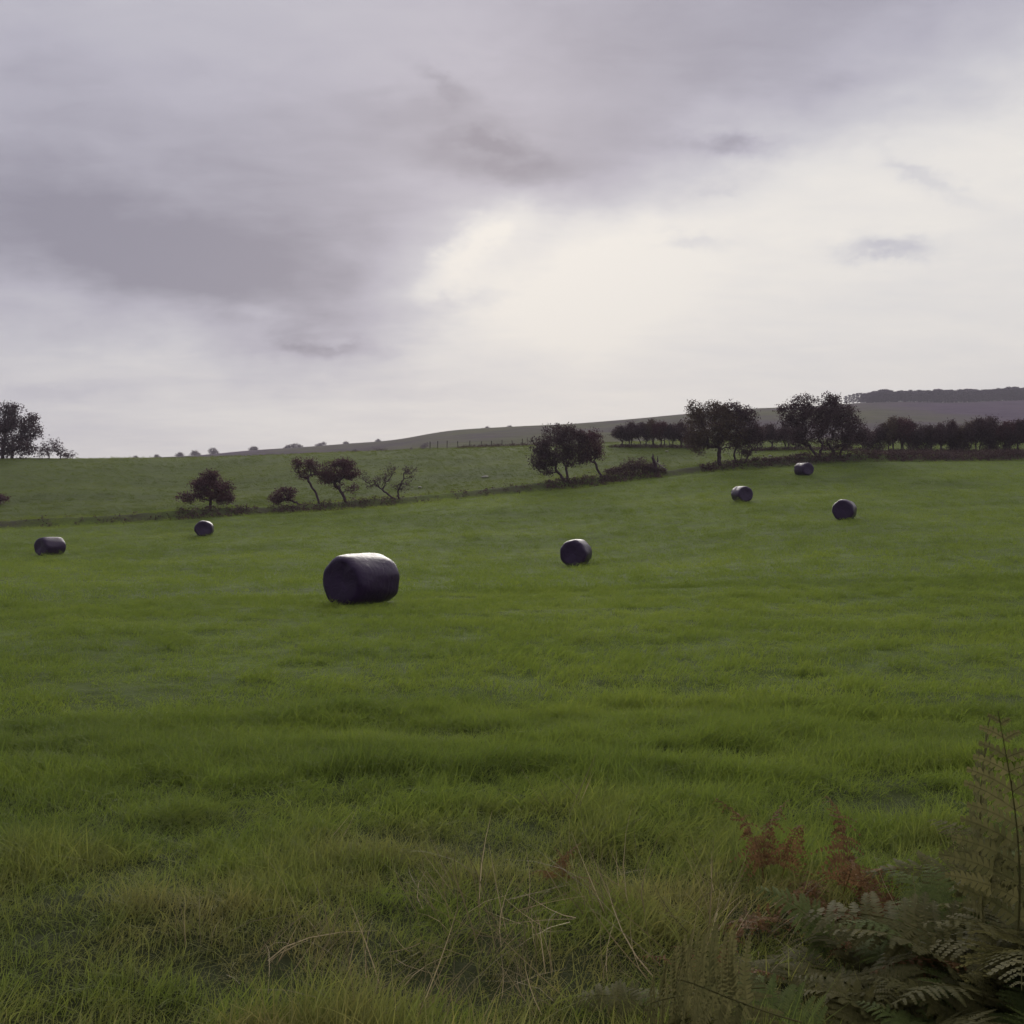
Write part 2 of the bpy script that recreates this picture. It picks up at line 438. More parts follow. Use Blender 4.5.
# ------------------------------------------------------------------ trees
def tube_edges(P0, P1, r0, r1, sides=5):
    """tapered tubes, vectorised"""
    P0 = np.asarray(P0); P1 = np.asarray(P1); n = len(P0)
    d = P1 - P0; L = np.linalg.norm(d, axis=1, keepdims=True) + 1e-9; d = d / L
    P1 = P1 + d * np.minimum(0.25 * np.asarray(r1)[:, None], 0.02)
    ref = np.where(np.abs(d[:, 2:3]) > 0.9, np.array([[1.0, 0, 0]]), np.array([[0, 0, 1.0]]))
    u = np.cross(d, ref); u /= np.linalg.norm(u, axis=1, keepdims=True); v = np.cross(d, u)
    th = np.linspace(0, 2 * np.pi, sides, endpoint=False)
    ring = u[:, None] * np.cos(th)[None, :, None] + v[:, None] * np.sin(th)[None, :, None]
    A = P0[:, None] + ring * np.asarray(r0)[:, None, None]
    B = P1[:, None] + ring * np.asarray(r1)[:, None, None]
    V = np.concatenate([A, B], 1).reshape(-1, 3)
    o = np.arange(n)[:, None] * (2 * sides); j = np.arange(sides)[None]; j2 = (j + 1) % sides
    Fq = np.stack([o + j, o + sides + j, o + sides + j2, o + j2], -1).reshape(-1, 4)
    return V, Fq

def leaves(cent, spread, per, size, rng, flat=0.75):
    n = len(cent) * per
    c_ = np.repeat(cent, per, 0) + rng.normal(size=(n, 3)) * np.array([spread, spread, spread * flat])
    a = rng.normal(size=(n, 3)); a /= np.linalg.norm(a, axis=1, keepdims=True)
    b_ = rng.normal(size=(n, 3)); b_ = np.cross(a, b_); b_ /= np.linalg.norm(b_, axis=1, keepdims=True) + 1e-9
    s = size * rng.uniform(0.55, 1.3, (n, 1))
    V = np.stack([c_ - a * s, c_ + b_ * s * 0.55, c_ + a * s, c_ - b_ * s * 0.55], 1).reshape(-1, 3)
    Fq = np.arange(n * 4).reshape(-1, 4)
    clump = np.repeat(rng.uniform(0, 1, len(cent)), per)
    tint = np.clip(0.55 * clump + 0.45 * rng.uniform(0, 1, n), 0, 1)
    return V, Fq, np.repeat(tint, 4)

def tree(name, label, cat, base, stems, lobes, mat, tips=120, per=26, spread=0.26, leaf=0.09, r_tip=0.012, group=None, seed=1, pw=0.45, bark=None, gnarl=0.12, parts=True, twig_extra=0):
    """base: world point.  stems: list of polylines in local metres.  lobes: (x,y,z,rx,ry,rz,weight) local metres"""
    rng = np.random.default_rng(seed)
    root = empty(name, base)
    tag(root, label, cat, group)
    N = []; par = []
    for st in stems:
        prev = -1
        pts = [np.array(p, float) for p in st]
        for a, b_ in zip(pts[:-1], pts[1:]):
            for t in np.linspace(0, 1, 5)[(0 if prev == -1 else 1):]:
                q = a + (b_ - a) * t + rng.normal(size=3) * gnarl * 0.25 * (t not in (0.0,) or prev != -1)
                if prev == -1: q = a.copy()
                N.append(q); par.append(prev); prev = len(N) - 1
    nst = len(N)
    W = np.array([l[6] for l in lobes], float); W /= W.sum()
    T = []
    for _ in range(tips):
        l = lobes[rng.choice(len(lobes), p=W)]
        d = rng.normal(size=3); d /= np.linalg.norm(d)
        rad = rng.uniform(0.25, 1.0) ** 0.5 if rng.uniform() > 0.12 else rng.uniform(1.02, 1.25)
        T.append(np.array(l[:3]) + d * rad * np.array(l[3:6]))
    T = np.array(T)
    tops = np.array([st[-1] for st in stems])
    order = np.argsort(np.min(np.linalg.norm(T[:, None] - tops[None], axis=2), axis=1))
    tipidx = []
    for k in order:
        A = np.array(N); t = T[k]
        d = np.linalg.norm(A - t, axis=1)
        d = d + 0.6 * np.maximum(A[:, 2] - t[2] + 0.1, 0)
        low = A[:, 2] < 0.35 * max(tops[:, 2].max(), 0.3)
        d = d + np.where(low, 2.0, 0)
        p = int(np.argmin(d)); a = N[p]; L = np.linalg.norm(t - a)
        m_ = max(2, int(L / 0.45))
        sag = rng.normal(size=3) * gnarl * L * 0.5
        prev = p
        for q in range(1, m_ + 1):
            u = q / m_
            N.append(a + (t - a) * u + sag * math.sin(math.pi * u) + np.array([0, 0, 0.1 * L * math.sin(math.pi * u)]) + (rng.normal(size=3) * gnarl * 0.15 if q < m_ else 0))
            par.append(prev); prev = len(N) - 1
        tipidx.append(prev)
    N = np.array(N); par = np.array(par)
    cnt = np.zeros(len(N)); cnt[tipidx] = 1
    for i in range(len(N) - 1, -1, -1):
        if par[i] >= 0: cnt[par[i]] += cnt[i]
    rad = r_tip * np.maximum(cnt, 1) ** pw
    e = np.where(par >= 0)[0]
    is_tr = e < nst
    flare = np.ones(len(N))
    for i in range(nst):
        if par[i] == -1: flare[i] = 1.5
    rp = np.minimum(rad[par[e]], rad[e] * 1.6) * flare[par[e]]
    stem_id = np.zeros(len(N), int)
    for i in range(len(N)): stem_id[i] = stem_id[:i].max(initial=0) + 1 if par[i] == -1 else stem_id[par[i]]
    for q in range(1, stem_id.max() + 1):           # one trunk (with the limbs it carries) per stem
        k = stem_id[e] == q; kt = k & is_tr; kb = k & ~is_tr
        V, Fq = tube_edges(N[par[e]][kt], N[e][kt], rp[kt], rad[e][kt], 8)
        if kb.any():
            V2, F2 = tube_edges(N[par[e]][kb], N[e][kb], rp[kb], rad[e][kb], 4)
            Fq = np.concatenate([Fq, F2 + len(V)]); V = np.concatenate([V, V2])
        link('trunk', mesh_np('trunk', V, Fq), bark or M['bark'], root)
    if per:
        cents = N[tipidx]
        if twig_extra:
            pick = rng.choice(np.arange(nst, len(N)), size=min(twig_extra, len(N) - nst), replace=False)
            cents = np.concatenate([cents, N[pick]])
        V, Fq, tn = leaves(cents, spread, per, leaf, rng)
        me = mesh_np('crown', V, Fq, smooth=False); attr(me, 'tint', tn.astype(np.float32))
        link('crown', me, mat, root)
    return root

def ptree(name, label, Y, bpx, stems_px, lobes_px, mat, depth=0.85, **kw):
    """same, with stems and lobes given as columns/rows of the photograph at distance Y"""
    x, y, z = ground(bpx, Y); k = Y / F
    # row at which this ground point appears
    row0 = 512 - (z - EYE) * F / y
    rng = random.Random(kw.get('seed', 1) + 99)
    def loc(px, py, dy=0.0): return ((px - bpx) * k, dy, (row0 - py) * k)
    stems = [[loc(px, row0 + 2 if i == 0 else py, (d := rng.uniform(-0.15, 0.15)) * i) for i, (px, py) in enumerate(st)] for st in stems_px]
    lobes = [(*loc(px, py, rng.uniform(-0.3, 0.3) * rx * k), rx * k, max(rx, rz) * k * depth, rz * k, rx * rz) for (px, py, rx, rz) in lobes_px]
    return tree(name, label, kw.pop('cat', 'tree'), (x, y, z - 0.05), stems, lobes, mat, **kw)

THORN = 'windswept thorn trees along the old bank'
# the round red thorn on the left
ptree('hawthorn_tree', 'round red-brown thorn tree alone on the bank behind the small end-on bale', 94.8, 210,
      [[(210, 514), (210, 505), (210, 494)]],
      [(210, 488, 17, 11), (191, 497, 11, 5), (223, 492, 10, 10), (210, 476, 8, 6), (202, 484, 9, 7), (227, 499, 6, 4)], M['leaf_red'], tips=300, per=32, spread=0.2, leaf=0.085, r_tip=0.010, seed=4)
# leaning group
ptree('hawthorn_tree', 'low thorn bush on a nearly fallen stem at the left end of the leaning group', 97.2, 308,
      [[(308, 506), (298, 503), (291, 500)]],
      [(281, 496, 12, 7), (275, 499, 6, 4), (288, 491, 8, 4)], M['leaf_red'], tips=100, per=26, spread=0.17, leaf=0.08, r_tip=0.011, seed=6, gnarl=0.16)
ptree('hawthorn_tree', 'thin thorn tree leaning left, sparse reddish crown on a bare curved stem', 97.4, 320,
      [[(320, 506), (316, 493), (309, 480)]],
      [(304, 466, 10, 7), (296, 462, 5, 4), (314, 464, 7, 6), (304, 475, 8, 4), (317, 471, 5, 5)], M['leaf_red'], tips=150, per=18, spread=0.2, leaf=0.075, r_tip=0.011, seed=7, gnarl=0.1)
ptree('hawthorn_tree', 'thorn tree with a flat reddish dome leaning left, the fullest of its group', 98, 346.5,
      [[(346.5, 504), (343, 495), (338, 487)]],
      [(338, 470, 18, 9), (328, 477, 10, 6), (350, 472, 9, 8), (344, 463, 10, 4), (352, 488, 9, 4), (336, 484, 8, 4)], M['leaf_red'], tips=260, per=28, spread=0.19, leaf=0.08, r_tip=0.0115, seed=8, gnarl=0.1)
ptree('hawthorn_tree', 'almost leafless two-stemmed thorn tree at the right end of the leaning group', 98.8, 397,
      [[(396, 502), (388, 494), (380, 488)], [(399, 502), (398, 491), (404, 478)]],
      [(372, 484, 8, 5), (365, 476, 4, 3), (390, 470, 5, 6), (382, 478, 8, 6), (409, 470, 7, 4), (402, 486, 8, 4), (410, 476, 4, 5)], M['leaf_dark'], tips=150, per=9, spread=0.2, leaf=0.075, r_tip=0.012, seed=9, gnarl=0.12)
# middle pair
ptree('hawthorn_tree', 'broad dark thorn tree with two crossing stems, left of the middle pair', 103, 567,
      [[(566, 486), (562, 477), (556, 469)], [(568.5, 486), (567, 476), (566, 466)]],
      [(556, 448, 22, 16), (543, 458, 12, 10), (572, 442, 16, 14), (541, 446, 7, 10), (560, 431, 18, 6), (575, 458, 12, 8), (538, 467, 7, 4), (549, 470, 8, 4)], M['leaf_dark'], tips=420, per=30, spread=0.24, leaf=0.095, r_tip=0.011, seed=12)
ptree('hawthorn_tree', 'narrow thorn tree leaning left onto its broader neighbour, right one of the middle pair', 104, 603,
      [[(603, 480), (598, 470), (594, 460)], [(601, 480), (597, 472), (590, 466)]],
      [(590, 444, 11, 12), (585, 455, 8, 7), (598, 452, 5, 8), (582, 436, 8, 6), (596, 436, 5, 6)], M['leaf_red'], tips=190, per=28, spread=0.22, leaf=0.09, r_tip=0.011, seed=13)
# tall pair right of middle
ptree('hawthorn_tree', 'tall olive-brown thorn tree on one straight trunk, crown hanging low on its left', 107, 719.5,
      [[(719.5, 469), (719, 459), (719, 448)]],
      [(712, 425, 20, 21), (696, 425, 9, 20), (716, 408, 20, 6), (700, 446, 10, 7), (734, 432, 12, 16), (694, 410, 7, 8), (690, 440, 5, 8), (714, 432, 12, 12), (722, 420, 10, 12)], M['leaf_green'], tips=560, per=28, spread=0.26, leaf=0.095, r_tip=0.012, seed=16)
ptree('hawthorn_tree', 'many-stemmed thorn tree with slanting thin trunks close right of the olive-brown tree', 107.5, 738,
      [[(734, 466), (731, 458), (728, 450)], [(740, 465), (741, 457), (744, 448)], [(744, 464), (748, 455), (752, 448)], [(737, 466), (734, 455), (737, 446)]],
      [(744, 430, 16, 16), (735, 410, 10, 9), (755, 434, 9, 11), (748, 415, 9, 8), (746, 449, 9, 5)], M['leaf_dark'], tips=300, per=28, spread=0.25, leaf=0.095, r_tip=0.0105, seed=17)
# dark pair on the right
ptree('hawthorn_tree', 'large dark thorn tree with a forked trunk and ragged top, standing behind the farthest bale', 110, 819,
      [[(817.5, 461), (814, 452), (808, 443)], [(820, 461), (821, 451), (824, 441)]],
      [(812, 425, 20, 18), (797, 412, 14, 11), (784, 410, 6, 7), (805, 401, 12, 7), (790, 422, 8, 6), (825, 415, 13, 16), (803, 438, 14, 8), (831, 400, 8, 6)], M['leaf_dark'], tips=430, per=30, spread=0.26, leaf=0.098, r_tip=0.012, seed=20)
ptree('hawthorn_tree', 'dark thorn tree with several stems merging into the ragged topped one on its left', 111, 837,
      [[(835, 460.5), (833, 451), (829, 443)], [(839, 460.5), (841, 451), (846, 443)]],
      [(843, 428, 19, 15), (832, 408, 10, 9), (855, 432, 10, 10), (843, 413, 12, 8), (864, 436, 6, 7), (838, 443, 16, 6)], M['leaf_dark'], tips=360, per=30, spread=0.25, leaf=0.095, r_tip=0.012, seed=21)
# crest trees, far left
ptree('broadleaf_tree', 'large dark tree with dense crown standing on the crest at the far left', 163, 12,
      [[(12, 460), (13, 452), (13, 444)], [(2, 460), (3, 450), (4, 440)]],
      [(12, 430, 18, 16), (2, 420, 14, 16), (28, 428, 10, 12), (22, 448, 16, 9), (4, 448, 14, 9), (12, 410, 10, 6), (33, 420, 6, 6), (-14, 432, 14, 20)], M['leaf_dark'], tips=560, per=30, spread=0.38, leaf=0.15, r_tip=0.02, seed=24)
ptree('thorn_bush', 'sparse see-through bush on the crest right of the large dark tree', 163, 56,
      [[(50, 460), (48, 454), (45, 449)], [(60, 460), (61, 454), (63, 450)]],
      [(52, 448, 11, 7), (44, 452, 6, 7), (64, 453, 9, 4), (53, 441, 5, 3), (70, 456, 6, 2)], M['leaf_dark'], tips=150, per=11, spread=0.26, leaf=0.12, r_tip=0.014, seed=25, cat='bush', gnarl=0.2)
ptree('thorn_bush', 'small dark bush cut by the left edge of the picture, below the crest', 112, -4,
      [[(-4, 508), (-5, 503), (-6, 499)]],
      [(-6, 499, 12, 6), (2, 499, 6, 4)], M['leaf_red'], tips=70, per=26, spread=0.17, leaf=0.08, r_tip=0.011, seed=26, cat='bush')

# bramble and the broken stump
def bramble():
    x, y, z = ground(634, 106)
    k = 106 / F
    rng = np.random.default_rng(61)
    root = empty('bramble_thicket', (x, y, z - 0.1))
    tag(root, 'brown-purple bramble thicket between the middle thorn pair and the dead stump', 'thicket')
    cen = []; P0 = []; P1 = []
    for i in range(150):
        u = rng.uniform(-1, 1); h_ = (1.7 if u > -0.45 else 1.0) * (1 - 0.55 * u * u) * rng.uniform(0.35, 1.0)
        px = u * 27 * k; py = rng.normal() * 0.7
        b0 = np.array([px * 0.9 + rng.normal() * 0.2, py * 0.6, 0.0]); tpt = np.array([px + rng.normal() * 0.25, py, h_])
        m1 = (b0 + tpt) / 2 + np.array([rng.normal() * 0.2, rng.normal() * 0.2, 0.25])
        P0 += [b0, m1]; P1 += [m1, tpt]; cen += [tpt, m1, (m1 + tpt) / 2]
    V, Fq = tube_edges(P0, P1, np.full(len(P0), 0.012), np.full(len(P0), 0.008), 4)
    link('stems', mesh_np('stems', V, Fq), M['bark'], root)
    V, Fq, tn = leaves(np.array(cen), 0.14, 16, 0.07, rng)
    me = mesh_np('foliage', V, Fq, False); attr(me, 'tint', tn.astype(np.float32))
    link('foliage', me, M['bracken_brown'], root)
bramble()

def stump():
    x, y, z = ground(657, 105.5)
    root = empty('dead_stump', (x, y, z - 0.1))
    tag(root, 'broken dead thorn stump with a pale splintered limb leaning to the right of the bramble', 'stump')
    def limb(name, pts, rs, mat, seed):
        rng = np.random.default_rng(seed)
        P = [np.array(p) for p in pts]; A = []; B = []; r0 = []; r1 = []
        Q = []; Rr = []
        for a, b_, ra, rb in zip(P[:-1], P[1:], rs[:-1], rs[1:]):
            for t in np.linspace(0, 1, 5)[:-1]:
                Q.append(a + (b_ - a) * t + rng.normal(size=3) * 0.02); Rr.append(ra + (rb - ra) * t)
        Q.append(P[-1]); Rr.append(rs[-1])
        V, Fq = tube_edges(Q[:-1], Q[1:], Rr[:-1], Rr[1:], 8)
        link(name, mesh_np(name, V, Fq), mat, root)
    limb('trunk', [(-0.1, 0, 0), (-0.15, 0.05, 0.8), (-0.42, 0, 1.5), (-0.45, 0, 1.95)], (0.24, 0.2, 0.13, 0.02), M['bark'], 1)
    limb('splinter', [(-0.12, 0.05, 0.7), (0.1, 0, 1.2), (0.02, 0, 1.75)], (0.1, 0.08, 0.01), M['bark'], 2)
    limb('fallen_limb', [(-0.25, -0.1, 1.25), (0.3, -0.15, 0.7), (0.95, -0.2, 0.32)], (0.08, 0.09, 0.05), M['deadwood'], 3)
    limb('branch', [(0.3, -0.15, 0.7), (0.75, -0.1, 0.75), (1.05, -0.1, 0.6)], (0.06, 0.045, 0.02), M['deadwood'], 4)
stump()

# ------------------------------------------------------------------ hedgerow of thorns beyond the bank
def copy_tree(o):
    q = o.copy(); COL.objects.link(q)
    for ch in list(o.children):
        d = ch.copy(); COL.objects.link(d); d.parent = q
    return q

HL = [(600, 155), (617, 153), (690, 146), (770, 139), (870, 131), (940, 126), (1024, 122.5), (1150, 119)]
def hedge_Y(px): return float(np.interp(px, [h[0] for h in HL], [h[1] for h in HL]))
protos = []
def hedge_proto(seed, mat, w_, stems, h_=3.9):
    rng = random.Random(seed)
    st = [[(sx, 0, -0.1), (sx * 1.1 + rng.uniform(-0.15, 0.15), 0, 0.7), (sx * 1.5 + rng.uniform(-0.2, 0.2), 0, 1.35)] for sx in stems]
    lob = [(rng.uniform(-0.3, 0.3), 0, 2.5, w_, 1.3, 1.0, 3), (rng.uniform(-0.6, 0.6), 0, 3.1, w_ * 0.6, 1.0, 0.8, 1.5), (-w_ * 0.6, 0, 2.2, 0.8, 0.9, 0.7, 1), (w_ * 0.6, 0, 2.3, 0.8, 0.9, 0.7, 1), (rng.uniform(-0.8, 0.8), 0, 3.6, 0.5, 0.5, 0.45, 0.5), (rng.uniform(-1.5, 1.5), 0, 3.2, 0.5, 0.5, 0.7, 0.5), (rng.uniform(-1.2, 1.2), 0, 1.5, 1.2, 0.8, 0.35, 0.5), (-w_, 0, 2.5, 0.7, 0.7, 0.8, 0.8), (w_, 0, 2.6, 0.7, 0.7, 0.7, 0.8)]
    t = tree('hedge_thorn', 'x', 'tree', (0, 0, 0), st, lob, mat, tips=230, per=26, spread=0.24, leaf=0.095, r_tip=0.0105, seed=seed, gnarl=0.14)
    protos.append(t)
hedge_proto(101, M['leaf_dark'], 1.6, (0.0,))
hedge_proto(102, M['leaf_dark'], 1.9, (-0.5, 0.3))
hedge_proto(103, M['leaf_dark'], 1.7, (-0.6, 0.1, 0.7))
hedge_proto(104, M['leaf_red'], 1.8, (-0.2, 0.5))
def low_bush(seed, w_, h_):
    rng = random.Random(seed)
    lob = [(0, 0, h_ * 0.5, w_, 0.9, h_ * 0.45, 3), (rng.uniform(-w_, w_), 0, h_ * 0.4, w_ * 0.6, 0.8, h_ * 0.35, 1.5), (rng.uniform(-0.5, 0.5), 0, h_ * 0.9, 0.4, 0.4, h_ * 0.25, 0.6)]
    t = tree('hedge_thorn', 'x', 'tree', (0, 0, 0), [[(-0.2, 0, -0.1), (-0.3, 0, 0.4), (-0.5, 0, 0.8)], [(0.3, 0, -0.1), (0.4, 0, 0.5), (0.7, 0, 0.9)]], lob, M['leaf_dark'], tips=170, per=24, spread=0.22, leaf=0.09, r_tip=0.010, seed=seed, gnarl=0.16)
    protos.append(t)
low_bush(105, 1.7, 2.6)
hedge_proto(106, M['leaf_green'], 1.3, (-0.2, 0.2))
used = [False] * 6
ORD = ['first', 'second', 'third', 'fourth', 'fifth', 'sixth', 'seventh', 'eighth', 'ninth', 'tenth', 'eleventh', 'twelfth', 'thirteenth', 'fourteenth', 'fifteenth', 'sixteenth', 'seventeenth', 'eighteenth']
def hedge_put(px, var, sx, sz, label, group):
    global used
    o = protos[var] if not used[var] else copy_tree(protos[var])
    used[var] = True
    Y = hedge_Y(px); x, y, z = ground(px, Y)
    o.location = (x, y, z - 0.05); o.rotation_euler = (0, 0, random.uniform(0, 6.28) if var else random.choice((0, math.pi)) + random.uniform(-.4, .4))
    o.scale = (sx, sx, sz); tag(o, label, 'tree', group)
left_run = [(622, 0, 0.7, 0.8), (631, 1, 0.85, 0.92), (643, 2, 0.85, 0.9), (653, 5, 0.9, 1.02), (662, 3, 0.8, 0.95), (671, 2, 0.7, 0.84), (681, 1, 0.85, 0.92), (692, 4, 0.9, 1.0)]
for i, (px, v, sx, sz) in enumerate(left_run):
    hedge_put(px, v, sx, sz, f'dark hedge thorn, {ORD[i]} from left in the hedgerow left of the olive-brown tree', 'hedgerow thorns left of the tall trees')
mid_run = [(758, 3, 0.85, 0.8), (772, 0, 0.85, 0.9), (786, 1, 0.85, 0.85), (797, 2, 0.85, 0.85)]
for i, (px, v, sx, sz) in enumerate(mid_run):
    hedge_put(px, v, sx, sz, f'hedge thorn behind the gap between the tall trees, {ORD[i]} from left there', 'hedgerow thorns between the tall trees')
right_run = [(866, 1, 0.7, 0.72), (876, 4, 0.8, 0.95), (885, 2, 0.8, 0.9), (893, 5, 0.9, 1.12), (903, 3, 0.95, 1.1), (913, 2, 0.8, 0.95), (922, 4, 0.8, 1.05), (931, 0, 0.8, 0.88), (941, 1, 0.85, 0.92), (952, 2, 0.7, 1.0), (960, 4, 0.9, 0.9),
             (969, 5, 0.8, 1.0), (979, 1, 0.95, 1.08), (990, 2, 1.0, 1.1), (1000, 4, 0.9, 1.1), (1009, 3, 0.85, 0.98), (1018, 0, 0.9, 1.02), (1028, 1, 0.95, 1.0)]
for i, (px, v, sx, sz) in enumerate(right_run):
    hedge_put(px, v, sx, sz, f'hedge thorn, {ORD[i]} from left in the long dark hedgerow on the right', 'hedgerow thorns on the right')

# ------------------------------------------------------------------ brown undergrowth along bank and hedge foot (nobody could count it)
def undergrowth():
    rng = np.random.default_rng(77)
    cen = []
    def patch(pxa, pxb, off, n, hmax, yfun=None, wid=0.7):
        for i in range(n):
            px = rng.uniform(pxa, pxb)
            Y0 = yfun(px) if yfun else None
            if Y0 is None:
                Y0 = float(np.interp(px, [b[0] for b in BANK], [b[2] for b in BANK]))
            Y = Y0 + off + rng.normal() * wid
            x = (px - 512) / F * Y
            e = min(1, 4 * min((px - pxa), (pxb - px)) / (pxb - pxa) + 0.25)
            cen.append((x, Y, rng.uniform(0.05, hmax) * e))
    patch(176, 258, -0.9, 170, 0.16); patch(268, 345, -0.8, 130, 0.14); patch(330, 402, -0.8, 80, 0.12); patch(20, 172, -0.9, 40, 0.1); patch(405, 540, -0.9, 50, 0.15)
    patch(545, 610, -0.6, 170, 0.22); patch(600, 665, -0.6, 200, 0.36); patch(700, 775, -0.3, 220, 0.28); patch(770, 905, -0.2, 420, 0.34)
    patch(890, 1070, -0.3, 800, 0.45)
    patch(880, 1060, -2.4, 900, 0.5, hedge_Y, 1.5); patch(610, 700, -0.8, 330, 0.4, hedge_Y); patch(750, 880, -0.8, 420, 0.4, hedge_Y)
    patch(455, 540, 0.0, 260, 0.4, lambda p: float(np.interp(p, (430, 530), (175, 180))))
    cen = np.array(cen); cen[:, 2] += height(cen[:, 0], cen[:, 1])
    V, Fq, tn = leaves(cen, 0.15, 14, 0.085, rng, 0.8)
    me = mesh_np('undergrowth', V, Fq, False); attr(me, 'tint', tn.astype(np.float32))
    o = link('undergrowth', me, M['bracken_brown']); tag(o, 'brown-purple dead bracken and weeds along the bank and hedge foot', 'undergrowth', kind='stuff')
undergrowth()

# ------------------------------------------------------------------ fence on the crest
def fence():
    pxs = [430, 437.5, 447, 458, 469.5, 481, 491.5, 502, 512.5, 522.5, 533, 544]
    pts = []
    for px in pxs:
        Y = float(np.interp(px, (430, 530), (177, 181)))
        pts.append(ground(px, Y))
    x0, y0, z0 = pts[0]
    root = empty('wire_fence', (x0, y0, z0)); tag(root, 'thin post and wire fence on the crest left of the middle thorn pair', 'fence')
    rng = random.Random(5)
    for x, y, z in pts:
        lean = rng.uniform(-0.08, 0.08); h_ = rng.uniform(1.05, 1.35)
        a = np.array([[x - x0, y - y0, z - z0 - 0.2]]); b_ = a + np.array([[lean, 0, h_ + 0.2]])
        V, Fq = tube_edges(a, b_, [0.075], [0.065], 8)
        cap = np.array([[8, 9, 10, 11], [8, 11, 12, 13], [8, 13, 14, 15]])
        link('post', mesh_np('post', V, [Fq, cap]), M['post'], root)
    for hh in (0.35, 0.7, 1.0):
        A = np.array([[x - x0, y - y0 - 0.08, z - z0 + hh] for x, y, z in pts])
        P = []
        for a, b_ in zip(A[:-1], A[1:]):
            for t in np.linspace(0, 1, 5)[:-1]: P.append(a + (b_ - a) * t - np.array([0, 0, 0.04 * math.sin(math.pi * t)]))
        P.append(A[-1]); P = np.array(P)
        V, Fq = tube_edges(P[:-1], P[1:], np.full(len(P) - 1, 0.012), np.full(len(P) - 1, 0.012), 5)
        link('wire', mesh_np('wire', V, Fq), M['wire'], root)
fence()

# ------------------------------------------------------------------ distant trees and the plantation
def far_tree(px, Y, wpx, hpx, label, seed, mat='leaf_dark', group='far trees on the moor side'):
    x, y, z = ground(px, Y); k = Y / F; W_ = wpx * k / 2; H_ = hpx * k
    rng = random.Random(seed)
    lob = [(0, 0, H_ * 0.5, W_ * 0.85, W_ * 0.85, H_ * 0.4, 3), (W_ * rng.uniform(-.6, .6), 0, H_ * 0.28, W_ * 1.0, W_ * 0.8, H_ * 0.26, 2), (W_ * rng.uniform(-.4, .4), 0, H_ * 0.82, W_ * 0.4, W_ * 0.4, H_ * 0.15, 0.7)]
    return tree('far_tree', label, 'tree', (x, y, z - 0.9), [[(0, 0, 0), (0.1, 0, H_ * 0.15), (0, 0, H_ * 0.3)]], lob, M[mat], tips=60, per=26, spread=W_ * 0.16, leaf=max(0.14, W_ * 0.07), r_tip=0.06, seed=seed, group=group)
far = [(412, 540, 7, 8, 'small round purple tree in the hazy valley, left of the bigger round one'),
       (425, 540, 11, 12, 'round purple tree in the hazy valley just left of the wire fence'),
       (437, 430, 4, 6, 'small distant bush right behind the left end of the wire fence'),
       (380, 560, 16, 7, 'wide low dark tree clump in the hazy valley above the bare thorn'),
       (355, 580, 12, 6, 'low blurred tree clump in the valley left of the wide low clump')]
for i, (px, Y, w_, h_, lb) in enumerate(far): far_tree(px, Y, w_, h_, lb, 300 + i)
ridge = [(135, 5, 5, 'leftmost faint tree top showing over the crest line'), (157, 5, 5, 'second faint tree top from the left along the crest line'), (180, 7, 6, 'small tree at the foot of the distant ridge, lower than its right neighbours'),
         (195, 8, 8, 'round tree on the low end of the distant ridge, left of the sharper one'), (213, 8, 10, 'sharp dark tree standing tallest on the low left end of the ridge'), (254, 7, 6, 'round bush on the ridge skyline above the gap right of the red thorn'),
         (288, 5, 6, 'left tree of the tight skyline trio over the leaning group'), (294, 7, 7, 'middle tree of the tight skyline trio over the leaning group'), (300, 5, 5, 'right tree of the tight skyline trio over the leaning group'), (322, 7, 6, 'single round tree on the ridge skyline over the thin leaning thorn'),
         (346, 5, 4, 'tiny bush on the ridge skyline over the fullest leaning thorn'), (378, 5, 4, 'tiny bush on the ridge skyline over the bare thorn'), (487, 4, 3, 'tiny bush high on the ridge over the wire fence'), (510, 4, 3, 'tiny bush on the ridge left of the middle pair')]
for i, (px, w_, h_, lb) in enumerate(ridge): far_tree(px, 965 if px > 190 else 940, w_ * 1.35, h_ * 0.62 + 0.6, lb, 330 + i, group='trees dotted along the distant ridge')

def pine_mesh(seed, H_=11.0):
    rng = np.random.default_rng(seed)
    V, Fq = tube_edges([(0, 0, 0), (0.1, 0, H_ * 0.5)], [(0.1, 0, H_ * 0.5), (0, 0, H_ * 0.95)], [0.22, 0.15], [0.15, 0.04], 6)
    cen = []
    for i in range(64):
        t = rng.uniform(0.12, 1.0); r_ = 2.3 * (1.08 - t) ** 0.5 * rng.uniform(0.4, 1); a = rng.uniform(0, 6.28)
        cen.append((r_ * math.cos(a), r_ * math.sin(a), t * H_))
    V2, F2, tn = leaves(np.array(cen), 0.42, 10, 0.42, rng, 0.5)
    return V, Fq, V2, F2, tn
PIN = [pine_mesh(s) for s in (1, 2, 3)]
pl_col = bpy.data.collections.new('pine_sources')
for i, (V, Fq, V2, F2, tn) in enumerate(PIN):
    me = mesh_np(f'pine_source', np.concatenate([V, V2]), np.concatenate([Fq, F2 + len(V)]), False)
    attr(me, 'tint', np.concatenate([np.zeros(len(V)), tn]).astype(np.float32))
    me.materials.append(M['leaf_pine'])
    pl_col.objects.link(bpy.data.objects.new(f'pine_source', me))

